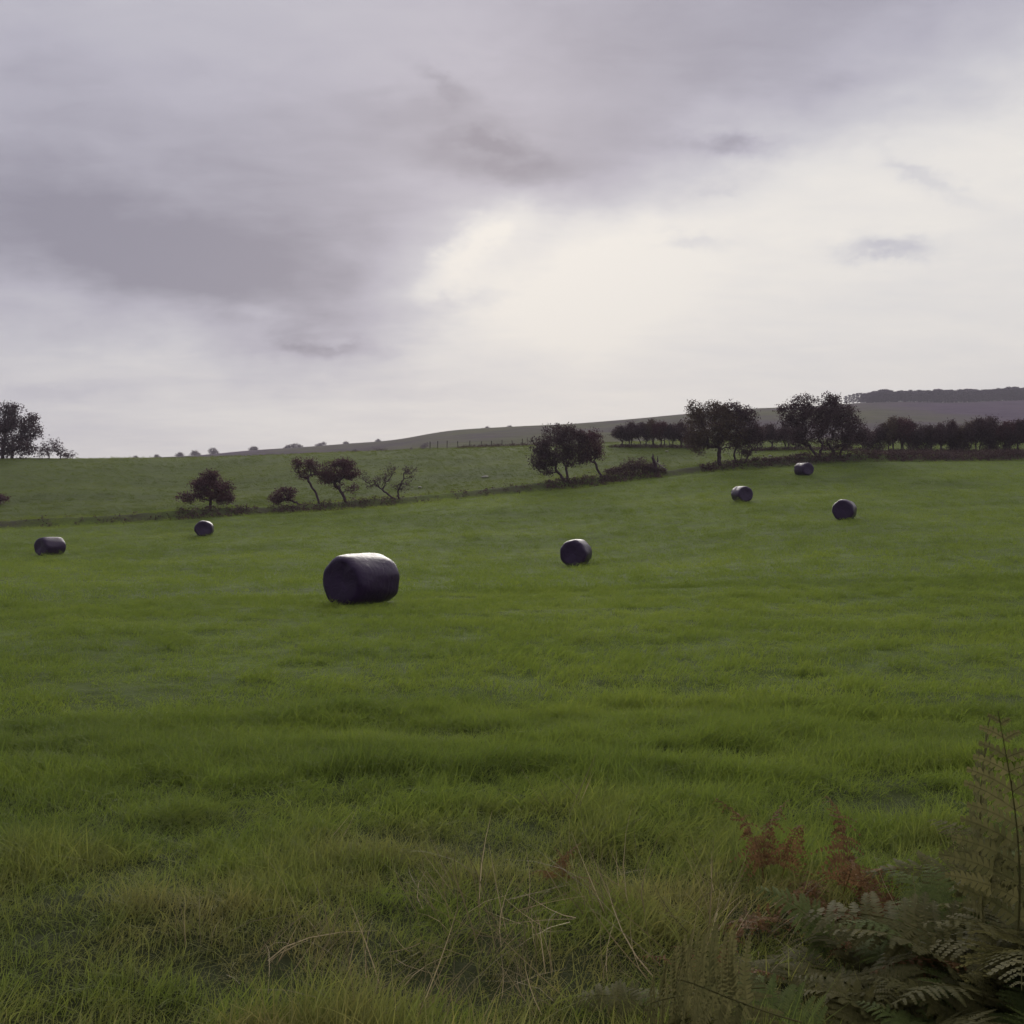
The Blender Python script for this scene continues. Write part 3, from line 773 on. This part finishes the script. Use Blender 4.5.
def scatter(name, pts, rot, scl, idx, coll):
    me = bpy.data.meshes.new(name); n = len(pts)
    me.vertices.add(n); me.vertices.foreach_set('co', np.asarray(pts, dtype=np.float32).ravel())
    attr(me, 'rot', np.asarray(rot, dtype=np.float32), 'FLOAT_VECTOR'); attr(me, 'scl', np.asarray(scl, dtype=np.float32), 'FLOAT_VECTOR')
    attr(me, 'pick', np.asarray(idx, dtype=np.int32), 'INT')
    o = link(name, me)
    g = bpy.data.node_groups.new(name + '_scatter', 'GeometryNodeTree')
    g.interface.new_socket('Geometry', in_out='INPUT', socket_type='NodeSocketGeometry')
    g.interface.new_socket('Geometry', in_out='OUTPUT', socket_type='NodeSocketGeometry')
    N_ = g.nodes; L = g.links
    gi = N_.new('NodeGroupInput'); go = N_.new('NodeGroupOutput'); iop = N_.new('GeometryNodeInstanceOnPoints')
    ci = N_.new('GeometryNodeCollectionInfo'); ci.inputs['Collection'].default_value = coll
    ci.inputs['Separate Children'].default_value = True; ci.inputs['Reset Children'].default_value = True
    def na(nm, t):
        q = N_.new('GeometryNodeInputNamedAttribute'); q.data_type = t; q.inputs[0].default_value = nm
        return [s for s in q.outputs if s.enabled and s.name == 'Attribute'][0]
    L.new(gi.outputs[0], iop.inputs['Points']); L.new(ci.outputs[0], iop.inputs['Instance'])
    iop.inputs['Pick Instance'].default_value = True
    L.new(na('pick', 'INT'), iop.inputs['Instance Index'])
    e2r = N_.new('FunctionNodeEulerToRotation'); L.new(na('rot', 'FLOAT_VECTOR'), e2r.inputs[0]); L.new(e2r.outputs[0], iop.inputs['Rotation'])
    L.new(na('scl', 'FLOAT_VECTOR'), iop.inputs['Scale'])
    L.new(iop.outputs[0], go.inputs[0])
    md = o.modifiers.new('scatter', 'NODES'); md.node_group = g
    return o

def plantation():
    rng = np.random.default_rng(91)
    n = 1500
    Y = rng.uniform(955, 1010, n); Y[:500] = rng.uniform(940, 956, 500)
    px = rng.uniform(862, 1330, n)
    x = (px - 512) / F * Y; z = height(x, Y) - 0.3
    sc = (rng.uniform(0.72, 1.1, n) + 0.35 * fbm(px / 14., px * 0, 5, 3)) * np.interp(px, (862, 900), (0.85, 1.0))
    o = scatter('conifer_wood', np.stack([x, Y, z], 1), np.stack([np.zeros(n), np.zeros(n), rng.uniform(0, 6.28, n)], 1), np.stack([sc * 1.5, sc * 1.5, sc], 1), rng.integers(0, 3, n), pl_col)
    tag(o, 'dark conifer plantation capping the distant hill on the right', 'wood', kind='stuff')
    lab = ['lowest wind-bent pine at the very left tip of the hilltop wood', 'thin-trunked pine, second from the left tip of the hilltop wood', 'thin-trunked pine, third from the left tip of the hilltop wood', 'thin-trunked pine, fourth from the left tip of the hilltop wood', 'thin-trunked pine, fifth from the left tip, touching the hilltop wood']
    for i, (px, s) in enumerate(((846, 0.66), (849.5, 0.74), (853.5, 0.8), (857, 0.84), (860.5, 0.86))):
        V, Fq, V2, F2, tn = PIN[i % 3]
        x, y, z = ground(px, 948)
        r_ = empty('pine_tree', (x, y, z - 0.2), i * 1.3); r_.scale = (s * 1.5, s * 1.5, s)
        tag(r_, lab[i], 'tree', 'pines at the tip of the hilltop wood')
        link('trunk', mesh_np('trunk', V, Fq), M['bark'], r_)
        me = mesh_np('crown', V2, F2, False); attr(me, 'tint', tn.astype(np.float32)); link('crown', me, M['leaf_pine'], r_)
plantation()

# ------------------------------------------------------------------ pale stones in the upper field
def stone(px, Y, s, label, seed):
    rng = np.random.default_rng(seed)
    x, y, z = ground(px, Y)
    th = np.linspace(0, np.pi, 9); ph = np.linspace(0, 2 * np.pi, 14, endpoint=False)
    T, Pp = np.meshgrid(th, ph, indexing='ij')
    r_ = 1 + 0.35 * vnoise(np.cos(Pp) * np.sin(T) * 2 + 4, np.cos(T) * 2 + np.sin(Pp) * np.sin(T) * 2, seed)
    V = np.stack([r_ * np.sin(T) * np.cos(Pp) * s * 1.5, r_ * np.sin(T) * np.sin(Pp) * s, r_ * np.cos(T) * s * 0.6], -1).reshape(-1, 3)
    i = np.arange(8)[:, None] * 14; j = np.arange(14)[None]; j2 = (j + 1) % 14
    o = link('field_stone', mesh_np('field_stone', V, np.stack([i + j, i + 14 + j, i + 14 + j2, i + j2], -1).reshape(-1, 4)), M['stone'])
    o.location = (x, y, z + 0.1); o.rotation_euler = (0, 0, rng.uniform(0, 6))
    tag(o, label, 'stone', 'pale stones in the upper field')
stone(485, 118, 0.28, 'pale stone in the upper grass, halfway between the bare thorn and the middle pair', 1)
stone(420, 113, 0.22, 'pale stone in the grass just right of the bare leaning thorn', 2)
stone(667, 140, 0.2, 'pale stone before the short hedgerow, above the dead stump', 3)
stone(770, 122, 0.18, 'pale stone in the gap between the tall olive-brown and dark trees', 4)

# ------------------------------------------------------------------ grass
def blades(rng, n, rad, h0, h1, wid, lean, segs=3):
    a = rng.uniform(0, 2 * np.pi, n); r_ = rad * np.sqrt(rng.uniform(0, 1, n))
    bx = r_ * np.cos(a); by = r_ * np.sin(a)
    h_ = rng.uniform(h0, h1, n); d = rng.uniform(0, 2 * np.pi, n); le = np.abs(rng.normal(0, lean, n)) * h_
    wy = d + np.pi / 2 + rng.normal(0, 0.7, n)
    ww = wid * rng.uniform(0.6, 1.3, n)
    rows = []
    for s in range(segs + 1):
        t = s / segs
        cx = bx + np.cos(d) * le * t ** 1.8; cy = by + np.sin(d) * le * t ** 1.8; cz = h_ * (t - 0.22 * t * t * np.minimum(le / h_, 1.4)) - 0.01
        hw = ww * (1 - t ** 1.6) * 0.5 + 0.0004
        rows.append(np.stack([np.stack([cx - np.cos(wy) * hw, cy - np.sin(wy) * hw, cz], -1), np.stack([cx + np.cos(wy) * hw, cy + np.sin(wy) * hw, cz], -1)], 1))
    V = np.stack(rows, 1).reshape(n, -1, 3)
    m_ = 2 * (segs + 1); o = np.arange(n)[:, None] * m_
    Fq = np.concatenate([np.stack([o + 2 * s, o + 2 * s + 1, o + 2 * s + 3, o + 2 * s + 2], -1) for s in range(segs)], 1).reshape(-1, 4)
    tint = np.repeat(rng.uniform(0, 1, n) ** 1.5, m_)
    return V.reshape(-1, 3), Fq, tint

def tuft_source(coll, seed, mat, *a, **k):
    V, Fq, t = blades(np.random.default_rng(seed), *a, **k)
    me = mesh_np('tuft', V, Fq); attr(me, 'tint', t.astype(np.float32)); me.materials.append(mat)
    coll.objects.link(bpy.data.objects.new(f'tuft_{len(coll.objects):02d}', me))

g_near = bpy.data.collections.new('near_tufts'); g_mid = bpy.data.collections.new('mid_tufts'); g_far = bpy.data.collections.new('far_tufts'); g_dry = bpy.data.collections.new('dry_tufts')
for s in range(5): tuft_source(g_near, 20 + s, M['grass'], 48, 0.13, 0.04, 0.18, 0.0038, 0.9, segs=4)
for s in range(4): tuft_source(g_mid, 40 + s, M['grass'], 46, 0.24, 0.05, 0.15, 0.008, 0.65)
for s in range(4): tuft_source(g_far, 60 + s, M['grass'], 60, 0.5, 0.04, 0.12, 0.016, 0.7, segs=2)
for s in range(4): tuft_source(g_dry, 80 + s, M['dry'], 9, 0.16, 0.2, 0.62, 0.0040, 0.7, segs=4)

def wedge(rng, r0, r1, dens, half=40):
    area = R(2 * half) / 2 * (r1 * r1 - r0 * r0); n = int(area * dens)
    r_ = np.sqrt(rng.uniform(r0 * r0, r1 * r1, n)); a = rng.uniform(-R(half), R(half), n)
    return r_ * np.sin(a), r_ * np.cos(a)

def clear_of_bales(x, y):
    k = np.ones(len(x), bool)
    for bx, by in BALES: k &= np.hypot(x - bx, y - by) > 0.86
    return k

def lay(name, coll, r0, r1, dens, hs, nvar, label, seed, verge=False, half=40):
    rng = np.random.default_rng(seed)
    x, y = wedge(rng, r0, r1, dens, half)
    tus = 1.1 * fbm(x / 0.6, y / 0.36, 9, 3) + 0.6 * fbm(x / 2.4, y / 1.2, 19, 3)
    r_ = np.hypot(x, y)
    tus = tus + np.interp(r_, (18, 30), (0, 1)) * 0.75 * np.minimum(fbm(x / 5.0, y / 1.3, 91, 3) + 0.05, 0.05)   # long thin hollows of the old swath lines
    keep = clear_of_bales(x, y) & (rng.uniform(0, 1, len(x)) < np.clip(0.72 + 2.6 * tus, np.interp(r_, (5, 10), (0.5, 0.72)), 1) * np.interp(r_, (100, 120, 180), (1, 0.5, 0.4)))
    s = bank_s(x, y); keep &= ~((y > 60) & (s > -1.4) & (s < 0.1) & (rng.uniform(0, 1, len(x)) < np.interp(x, (-34, -28, 20, 40), (0.35, 0.75, 0.75, 1.0))))
    x = x[keep]; y = y[keep]; tus = tus[keep]; r_ = r_[keep]; n = len(x)
    sc = np.clip(0.85 + 1.7 * tus, 0.3, 1.8) * rng.uniform(0.8, 1.2, n)
    hz = sc * hs * (np.interp(r_, (2.6, 3.6, 5.0, 10), (1.35, 1.0, 0.72, 0.62)) if verge else 1.0)
    rot = np.stack([rng.normal(0, 0.22, n), rng.normal(0, 0.22, n) + 0.3 + 0.9 * fbm(x / 1.1, y / 0.8, 71, 2), rng.normal(0, 0.9, n)], 1)
    z = height(x, y) - 0.01
    o = scatter(name, np.stack([x, y, z], 1), rot, np.stack([sc ** 0.3, sc ** 0.3, hz], 1), rng.integers(0, nvar, n), coll)
    tag(o, label, 'grass', kind='stuff')
lay('grass', g_near, 1.8, 10.5, 235, 1.0, 5, 'long green verge grass in the foreground', 1, True, 44)
lay('grass', g_mid, 9.5, 30, 42, 0.66, 4, 'green meadow sward up to the nearest bale', 2)
lay('grass', g_far, 28, 180, 6.5, 1.0, 4, 'short green sward of the far meadow', 3, half=36)

def dry():
    rng = np.random.default_rng(8)
    x, y = wedge(rng, 2.4, 6.0, 38, 38)
    m_ = fbm(x / 1.4, y / 0.9, 33, 3) + 0.24 * np.exp(-((y - 4.2) / 0.7) ** 2) - 0.07
    keep = rng.uniform(0, 1, len(x)) < np.clip(m_ * 3.2, 0.03, 0.7)
    x = x[keep]; y = y[keep]; n = len(x)
    sc = rng.uniform(0.5, 1.0, n)
    o = scatter('dry_grass', np.stack([x, y, height(x, y) - 0.01], 1), np.stack([rng.normal(0, 0.6, n), rng.normal(0, 0.6, n), rng.uniform(0, 6.28, n)], 1), np.stack([sc, sc, sc], 1), rng.integers(0, 4, n), g_dry)
    tag(o, 'straw coloured dead grass stalks in the foreground verge', 'dry grass', kind='stuff')
dry()

# ------------------------------------------------------------------ bracken ferns at lower right
def frond_mesh(seed, L=1.0, arch=0.5, width=0.42, bare=0.25, curl=0.0, npairs=13, droop=0.2, pin=0.16):
    rng = np.random.default_rng(seed)
    ts = np.linspace(0, 1, 26)
    def P(t): return np.array([arch * L * t ** 2.0, 0.03 * math.sin(4 * t + seed), L * (t - 0.42 * arch * t ** 3)])
    def tan(t): return (lambda d: d / np.linalg.norm(d))(P(min(t + 0.01, 1.0)) - P(max(t - 0.01, 0)))
    pts = np.array([P(t) for t in ts])
    V, Fq = tube_edges(pts[:-1], pts[1:], np.interp(ts[:-1], (0, 1), (0.0045, 0.0012)), np.interp(ts[1:], (0, 1), (0.0045, 0.0012)), 5)
    VV = [V]; FF = [Fq]; TT = [np.full(len(V), 0.6)]; off = len(V)
    quads = []; tints = []; ra = []; rb = []
    for i in range(npairs):
        u = (i + 0.3) / npairs; t = bare + (1 - bare) * u
        for sgn in (-1, 1):
            base = P(t + rng.uniform(-0.008, 0.008)); tg = tan(t); side = np.array([0, sgn, 0.0]); nrm = np.cross(tg, side)
            lp = width * L * (1 - u) ** 0.8 * rng.uniform(0.85, 1.1) * min(1, 0.75 + u * 3) + 0.015
            d = side * 0.9 + tg * (0.3 + 0.35 * u) + rng.normal(size=3) * 0.08; d /= np.linalg.norm(d)
            cv = (np.array([0, 0, -droop]) + rng.normal(size=3) * curl) * lp
            npn = max(5, int(lp / 0.019)); col = rng.uniform(0, 0.5)
            q_ = lambda v_: base + d * lp * v_ + cv * v_ * v_
            for j in range(npn):
                s = (j + 0.5) / npn; c0 = q_(s); ra.append(q_(j / npn)); rb.append(q_((j + 1) / npn))
                dl = q_(s + 0.02) - c0; dl /= np.linalg.norm(dl)
                ll = pin * lp * (1 - s) ** 0.6 * rng.uniform(0.8, 1.15) + 0.006
                pp = np.cross(dl, nrm); pp /= np.linalg.norm(pp) + 1e-9
                sp = lp / npn
                for q in (-1, 1):
                    dd = pp * q * 0.92 + dl * 0.38 + rng.normal(size=3) * (0.06 + curl * 0.25); dd /= np.linalg.norm(dd)
                    wv = dl * sp * 0.5
                    quads.append((c0 - wv, c0 + dd * ll - wv * 0.45, c0 + dd * ll + wv * 0.45, c0 + wv)); tints += [np.clip(col + rng.uniform(0, 0.5), 0, 1)] * 4
    V, Fq = tube_edges(np.array(ra), np.array(rb), np.full(len(ra), 0.0009), np.full(len(ra), 0.0008), 3)
    VV.append(V); FF.append(Fq + off); TT.append(np.full(len(V), 0.5)); off += len(V)
    Q = np.array(quads).reshape(-1, 3)
    VV.append(Q); FF.append(np.arange(len(Q)).reshape(-1, 4) + off); TT.append(np.array(tints))
    me = mesh_np('frond', np.concatenate(VV), np.concatenate(FF), False)
    attr(me, 'tint', np.concatenate(TT).astype(np.float32))
    return me

def variants(mat, seeds, **k):
    out = []
    for s in seeds:
        me = frond_mesh(s, **k); me.materials.append(mat); out.append(me)
    return out
FR = {'green': variants(M['fern_green'], (1, 2), arch=0.6, width=0.34, npairs=17, pin=0.125), 'dark': variants(M['fern_dark'], (3, 4, 5), arch=0.7, width=0.36, npairs=17, pin=0.125),
      'mixed': [], 'tall': variants(M['fern_dark'], (6,), arch=0.12, width=0.30, bare=0.3, npairs=12, pin=0.15), 'rust': variants(M['fern_rust'], (7, 8), arch=0.6, width=0.19, curl=0.45, droop=0.8, npairs=16, pin=0.15)}

FR['mixed'] = [FR['dark'][0], FR['green'][0], FR['dark'][1], FR['rust'][0], FR['dark'][2], FR['green'][1]]

def fern(px, Y, L, n, kind, label, yaw0=None, tilt=(0.1, 0.6), group=None, seed=0, z_off=0.0):
    rng = random.Random(seed * 7 + int(px))
    x, y, z = ground(px, Y)
    root = empty('bracken_fern', (x, y, z + z_off)); tag(root, label, 'fern', group)
    ms = FR[kind]
    for i in range(n):
        o = link('frond', ms[i % len(ms)], None, root)
        s = L * 0.93 * rng.uniform(0.72, 1.08); o.scale = (s, s * rng.uniform(0.85, 1.1), s)
        yw = (yaw0 if yaw0 is not None and n == 1 else (yaw0 or 0) + 2 * math.pi * (i + rng.uniform(-0.3, 0.3)) / n)
        o.rotation_euler = (rng.uniform(-0.45, 0.45), rng.uniform(*tilt), yw)
        o.location = (rng.uniform(-0.03, 0.03), rng.uniform(-0.03, 0.03), 0)
    return root

DG = 'bracken ferns massed in the lower right corner'
DL = 'dark green bracken fern in the tangled mass filling the lower right corner'
fern(1003, 3.3, 1.16, 2, 'tall', 'tallest upright bracken fern at the right edge, its tip highest over the meadow', yaw0=0.3, tilt=(-0.12, 0.02), seed=1)
mass = [(1035, 3.3, 0.85, 6), (1065, 3.7, 0.85, 5), (965, 3.5, 0.62, 6), (1010, 3.2, 0.66, 6), (930, 3.4, 0.52, 6), (985, 3.05, 0.52, 6), (1050, 2.95, 0.6, 5), (900, 3.15, 0.46, 6),
        (945, 3.0, 0.42, 5), (1030, 4.1, 0.75, 6), (990, 4.1, 0.55, 5), (870, 3.5, 0.42, 5), (1085, 3.2, 0.85, 5), (1120, 3.6, 0.85, 5), (1080, 4.4, 0.75, 5), (915, 2.8, 0.36, 5), (1020, 2.75, 0.42, 5), (1150, 3.1, 0.8, 4),
        (960, 3.8, 0.5, 5), (865, 3.0, 0.36, 5), (965, 2.75, 0.36, 5), (1005, 3.7, 0.6, 6), (925, 3.8, 0.42, 5), (880, 2.75, 0.34, 5)]
for i, (px, Y, L, n) in enumerate(mass): fern(px, Y, L, n, ('mixed', 'dark', 'green', 'dark')[i % 4], DL, yaw0=i * 0.9, tilt=(0.15, 0.75), group=DG, seed=i)
fern(845, 3.0, 0.55, 4, 'green', 'fresher green bracken fern spreading low at the left edge of the corner mass', yaw0=0.4, tilt=(0.5, 0.9), seed=41)
cf = fern(765, 2.95, 0.85, 4, 'dark', 'dark bracken fern with upright comb-like leaflets at the bottom, right of centre', seed=42)
from mathutils import Matrix
for q, (ch, up, tw, zz) in enumerate(zip(cf.children, (0.10, -0.04, 0.22, 0.02), (0.15, -0.25, 0.4, 0.0), (0.26, 0.2, 0.3, 0.08))):
    # fronds lying over to the left, their leaflets standing up like a comb
    mt = Matrix(((0, 0, -1), (-1, 0, 0), (0, 1, 0)))
    ch.rotation_euler = (Matrix.Rotation(up, 3, 'Y') @ mt @ Matrix.Rotation(tw, 3, 'Z')).to_euler()
    ch.location = (0.02 * q, -0.12 * q, zz)
fern(735, 2.9, 0.5, 4, 'dark', 'dark pointed bracken fern between the comb-like fern and the rusty frond at the bottom', yaw0=1.2, tilt=(0.0, 0.5), seed=43)
fern(770, 2.6, 0.42, 4, 'green', 'small green bracken fern at the bottom edge under a straw stalk', yaw0=2.0, tilt=(0.3, 0.8), seed=44)
fern(772, 4.5, 0.66, 3, 'rust', 'rust red dead bracken with raised curling tips, left of the rusty heap', yaw0=0.5, tilt=(-0.1, 0.35), seed=45)
fern(838, 4.3, 0.58, 7, 'rust', 'rusty brown collapsed bracken heap with one upright spike', yaw0=0.9, tilt=(-0.1, 1.3), seed=46)
fern(797, 4.1, 0.52, 5, 'rust', 'low dark red dead bracken drooping between the raised tips and the heap', yaw0=0.2, tilt=(0.6, 1.1), seed=47)
fern(815, 2.75, 0.36, 4, 'rust', 'small rusty curled bracken frond near the bottom edge', yaw0=0.2, tilt=(0.3, 0.9), seed=48)
fern(918, 4.0, 0.55, 7, 'rust', 'flattened reddish dead bracken at the upper edge of the green corner mass', yaw0=0.8, tilt=(0.5, 1.1), seed=49)
fern(560, 4.7, 0.3, 4, 'rust', 'tiny orange-brown dead bracken tuft alone in the verge grass left of the ferns', yaw0=0.8, tilt=(0.0, 0.8), seed=50)

fern(655, 3.3, 0.34, 5, 'mixed', 'brown and green low bracken tangle at the left end of the fern strip', yaw0=0.2, tilt=(0.2, 1.0), seed=51)
fern(715, 3.5, 0.38, 5, 'rust', 'rusty bracken stems poking up behind the comb-like fern', yaw0=0.6, tilt=(-0.1, 0.7), seed=52)
fern(800, 3.4, 0.44, 6, 'dark', 'olive-brown bracken fern in front of the drooping red bracken', yaw0=0.9, tilt=(0.2, 0.9), seed=53)
fern(845, 3.7, 0.44, 6, 'mixed', 'brown bracken fern just below the rusty heap with the spike', yaw0=1.4, tilt=(0.2, 1.0), seed=54)

# ------------------------------------------------------------------ haze
def haze():
    x0, x1, y0, y1, z0, z1 = -1600, 1600, -60, 1560, -160, 190
    v = [(x, y, z) for x in (x0, x1) for y in (y0, y1) for z in (z0, z1)]
    f = [(0, 1, 3, 2), (4, 6, 7, 5), (0, 4, 5, 1), (2, 3, 7, 6), (0, 2, 6, 4), (1, 5, 7, 3)]
    me = mesh_np('haze', v, np.array(f), False)
    m, nt = new_mat('valley_air'); b = NB(nt)
    p = b.n('ShaderNodeVolumePrincipled'); p.inputs['Color'].default_value = (0.84, 0.80, 0.92, 1); p.inputs['Density'].default_value = HAZE_D
    b.out(p.outputs[0], vol=True)
    o = link('haze', me, m); tag(o, 'thin pale haze over the fields and moor', 'haze', kind='stuff')
HAZE_D = 0.00029
haze()

# ------------------------------------------------------------------ sky
SUN_AZ = R(-1.0); SUN_EL = R(22)
def sky():
    wd = bpy.data.worlds.new('World'); S.world = wd; wd.use_nodes = True
    nt = wd.node_tree; nt.nodes.clear(); b = NB(nt)
    D = b.n('ShaderNodeTexCoord').outputs['Generated']
    sx = b.n('ShaderNodeSeparateXYZ'); nt.links.new(D, sx.inputs[0])
    X, Y, Z = sx.outputs
    az = b.math('ARCTAN2', X, Y); el = b.math('ARCSINE', Z)
    # noise on a flat cloud deck, so streaks flatten towards the horizon
    zz = b.math('ADD', b.math('MAXIMUM', Z, 0.0), 0.13)
    cv = b.n('ShaderNodeCombineXYZ'); nt.links.new(b.math('DIVIDE', X, zz), cv.inputs[0]); nt.links.new(b.math('DIVIDE', Y, zz), cv.inputs[1])
    deck = cv.outputs[0]
    n1 = b.noise(b.scaled(deck, (0.55, 0.8, 1)), 1.0, 6, 0.52, 0.4)
    n2 = b.noise(b.scaled(deck, (1.9, 3.0, 1)), 1.0, 6, 0.55, 0.5)
    nw = b.noise(b.scaled(D, (7, 7, 12)), 1.0, 5, 0.6)
    nw2 = b.noise(b.scaled(D, (6, 9, 13)), 1.0, 5, 0.6)
    azw = b.math('ADD', az, b.math('MULTIPLY', b.math('SUBTRACT', nw, 0.5), 0.16))
    elw = b.math('ADD', el, b.math('MULTIPLY', b.math('SUBTRACT', nw2, 0.5), 0.11))
    nf = b.noise(b.scaled(D, (30, 30, 55)), 1.0, 5, 0.65)
    nf2 = b.noise(b.scaled(D, (26, 40, 48)), 1.0, 5, 0.65)
    azf = b.math('ADD', az, b.math('MULTIPLY', b.math('SUBTRACT', nf, 0.5), 0.07))
    elf = b.math('ADD', el, b.math('MULTIPLY', b.math('SUBTRACT', nf2, 0.5), 0.035))
    def ang(px, py):
        a = math.atan2(px - 512, F); e = math.atan2(512 - py, math.hypot(F, px - 512)); return a, e
    def blob(px, py, sa, se, rot, amp, fine=False):
        a0, e0 = ang(px, py); sa /= F; se /= F
        u = b.math('SUBTRACT', azf if fine else azw, a0); v = b.math('SUBTRACT', elf if fine else elw, e0)
        cr, sr = math.cos(R(rot)), math.sin(R(rot))
        p = b.math('DIVIDE', b.math('ADD', b.math('MULTIPLY', u, cr), b.math('MULTIPLY', v, sr)), sa)
        q = b.math('DIVIDE', b.math('SUBTRACT', b.math('MULTIPLY', v, cr), b.math('MULTIPLY', u, sr)), se)
        d2 = b.math('ADD', b.math('MULTIPLY', p, p), b.math('MULTIPLY', q, q))
        return b.math('MULTIPLY', b.math('POWER', 2.718, b.math('MULTIPLY', d2, -1.0)), amp)
    # general deck: thin near the horizon ahead, thick higher up
    edge_u = b.math('ADD', elw, b.math('MULTIPLY', azw, -0.42))
    d = b.rng(edge_u, 0.08, 0.40, 0.14, 0.66)
    back = b.rng(Y, 0.5, -0.3, 0.0, 0.5)  # unseen heavy cloud added behind the camera to keep bale ends dark
    d = b.math('ADD', d, back)
    for args in ((120, 255, 330, 78, -8, 0.32), (300, 302, 170, 46, -12, 0.24), (500, 155, 95, 32, -12, 0.22), (600, 170, 130, 42, 14, 0.20), (330, 215, 150, 60, 0, 0.12),
                 (840, 30, 330, 75, 6, 0.34), (100, 110, 330, 60, 0, 0.08), (130, 385, 300, 45, 0, -0.14), (450, 60, 200, 40, 0, -0.06),
                 (0, 300, 90, 30, 0, -0.06), (40, 365, 140, 24, 0, -0.10), (560, 290, 175, 72, 10, -0.30), (900, 170, 220, 60, 8, -0.14), (510, 325, 110, 40, 0, -0.16), (520, 225, 70, 22, 22, -0.16)):
        d = b.math('ADD', d, blob(*args))
    for args in ((738, 144, 46, 8, -6, 0.30), (884, 250, 44, 10, -3, 0.46), (925, 178, 44, 9, -32, 0.26), (690, 243, 46, 8, -4, 0.30), (330, 350, 80, 8, 3, 0.26), (440, 82, 36, 9, -28, 0.14), (500, 146, 46, 13, -18, 0.2), (470, 300, 50, 8, 8, 0.2), (720, 190, 30, 7, 0, 0.12), (60, 392, 60, 7, 6, 0.12), (600, 262, 150, 44, 14, -0.16), (460, 262, 60, 22, 35, -0.2), (480, 240, 44, 12, 32, -0.2)):
        d = b.math('ADD', d, blob(*args, fine=True))
    d = b.math('ADD', d, b.math('MULTIPLY', b.math('SUBTRACT', n1, 0.5), 0.42))
    n3 = b.noise(b.scaled(deck, (4.5, 8.0, 1)), 1.0, 7, 0.6, 0.6)
    d = b.math('ADD', d, b.math('MULTIPLY', b.math('SUBTRACT', n3, 0.5), 0.2))
    d = b.math('ADD', d, b.math('MULTIPLY', b.math('SUBTRACT', n2, 0.5), 0.26), clamp=True)
    # bright opening added overhead, out of view, to light the grass
    d = b.math('SUBTRACT', d, b.rng(Z, 0.50, 0.80, 0.0, 0.75), clamp=True)
    cloud = b.ramp(d, [(0.0, (0.690, 0.660, 0.612)), (0.2, (0.600, 0.584, 0.570)), (0.45, (0.455, 0.447, 0.480)), (0.72, (0.350, 0.338, 0.394)), (1.0, (0.20, 0.19, 0.235))])
    # below the horizon the world is never seen except by far bounce light
    skt = b.n('ShaderNodeTexSky', sky_type='NISHITA'); skt.sun_disc = False; skt.sun_elevation = SUN_EL; skt.sun_rotation = SUN_AZ
    bg1 = b.n('ShaderNodeBackground'); nt.links.new(skt.outputs[0], bg1.inputs[0]); bg1.inputs[1].default_value = 0.06
    bg2 = b.n('ShaderNodeBackground'); nt.links.new(cloud, bg2.inputs[0]); bg2.inputs[1].default_value = 1.0
    mx = b.n('ShaderNodeMixShader'); mx.inputs[0].default_value = 0.94
    nt.links.new(bg1.outputs[0], mx.inputs[1]); nt.links.new(bg2.outputs[0], mx.inputs[2])
    o = b.n('ShaderNodeOutputWorld'); nt.links.new(mx.outputs[0], o.inputs['Surface'])
sky()

sl = bpy.data.lights.new('sun', 'SUN'); sl.energy = 1.5; sl.angle = R(34); sl.color = (1.0, 0.94, 0.85)
so = bpy.data.objects.new('sun', sl); COL.objects.link(so)
sd = Vector((math.sin(SUN_AZ) * math.cos(SUN_EL), math.cos(SUN_AZ) * math.cos(SUN_EL), math.sin(SUN_EL)))
so.rotation_euler = sd.to_track_quat('Z', 'Y').to_euler(); so.location = (0, 60, 60)

# ------------------------------------------------------------------ camera and render settings
cam = bpy.data.cameras.new('camera'); cam.sensor_width = 36; cam.lens = 36; cam.clip_end = 8000; cam.clip_start = 0.05
co = bpy.data.objects.new('camera', cam); COL.objects.link(co); co.location = (0, 0, EYE); co.rotation_euler = (R(90), 0, 0)
S.camera = co
S.view_settings.view_transform = 'Standard'; S.view_settings.look = 'None'; S.view_settings.exposure = 0.45; S.view_settings.gamma = 1.0
S.cycles.use_denoising = True
S.cycles.max_bounces = 8; S.cycles.diffuse_bounces = 3; S.cycles.transmission_bounces = 4; S.cycles.transparent_max_bounces = 4; S.cycles.volume_bounces = 0
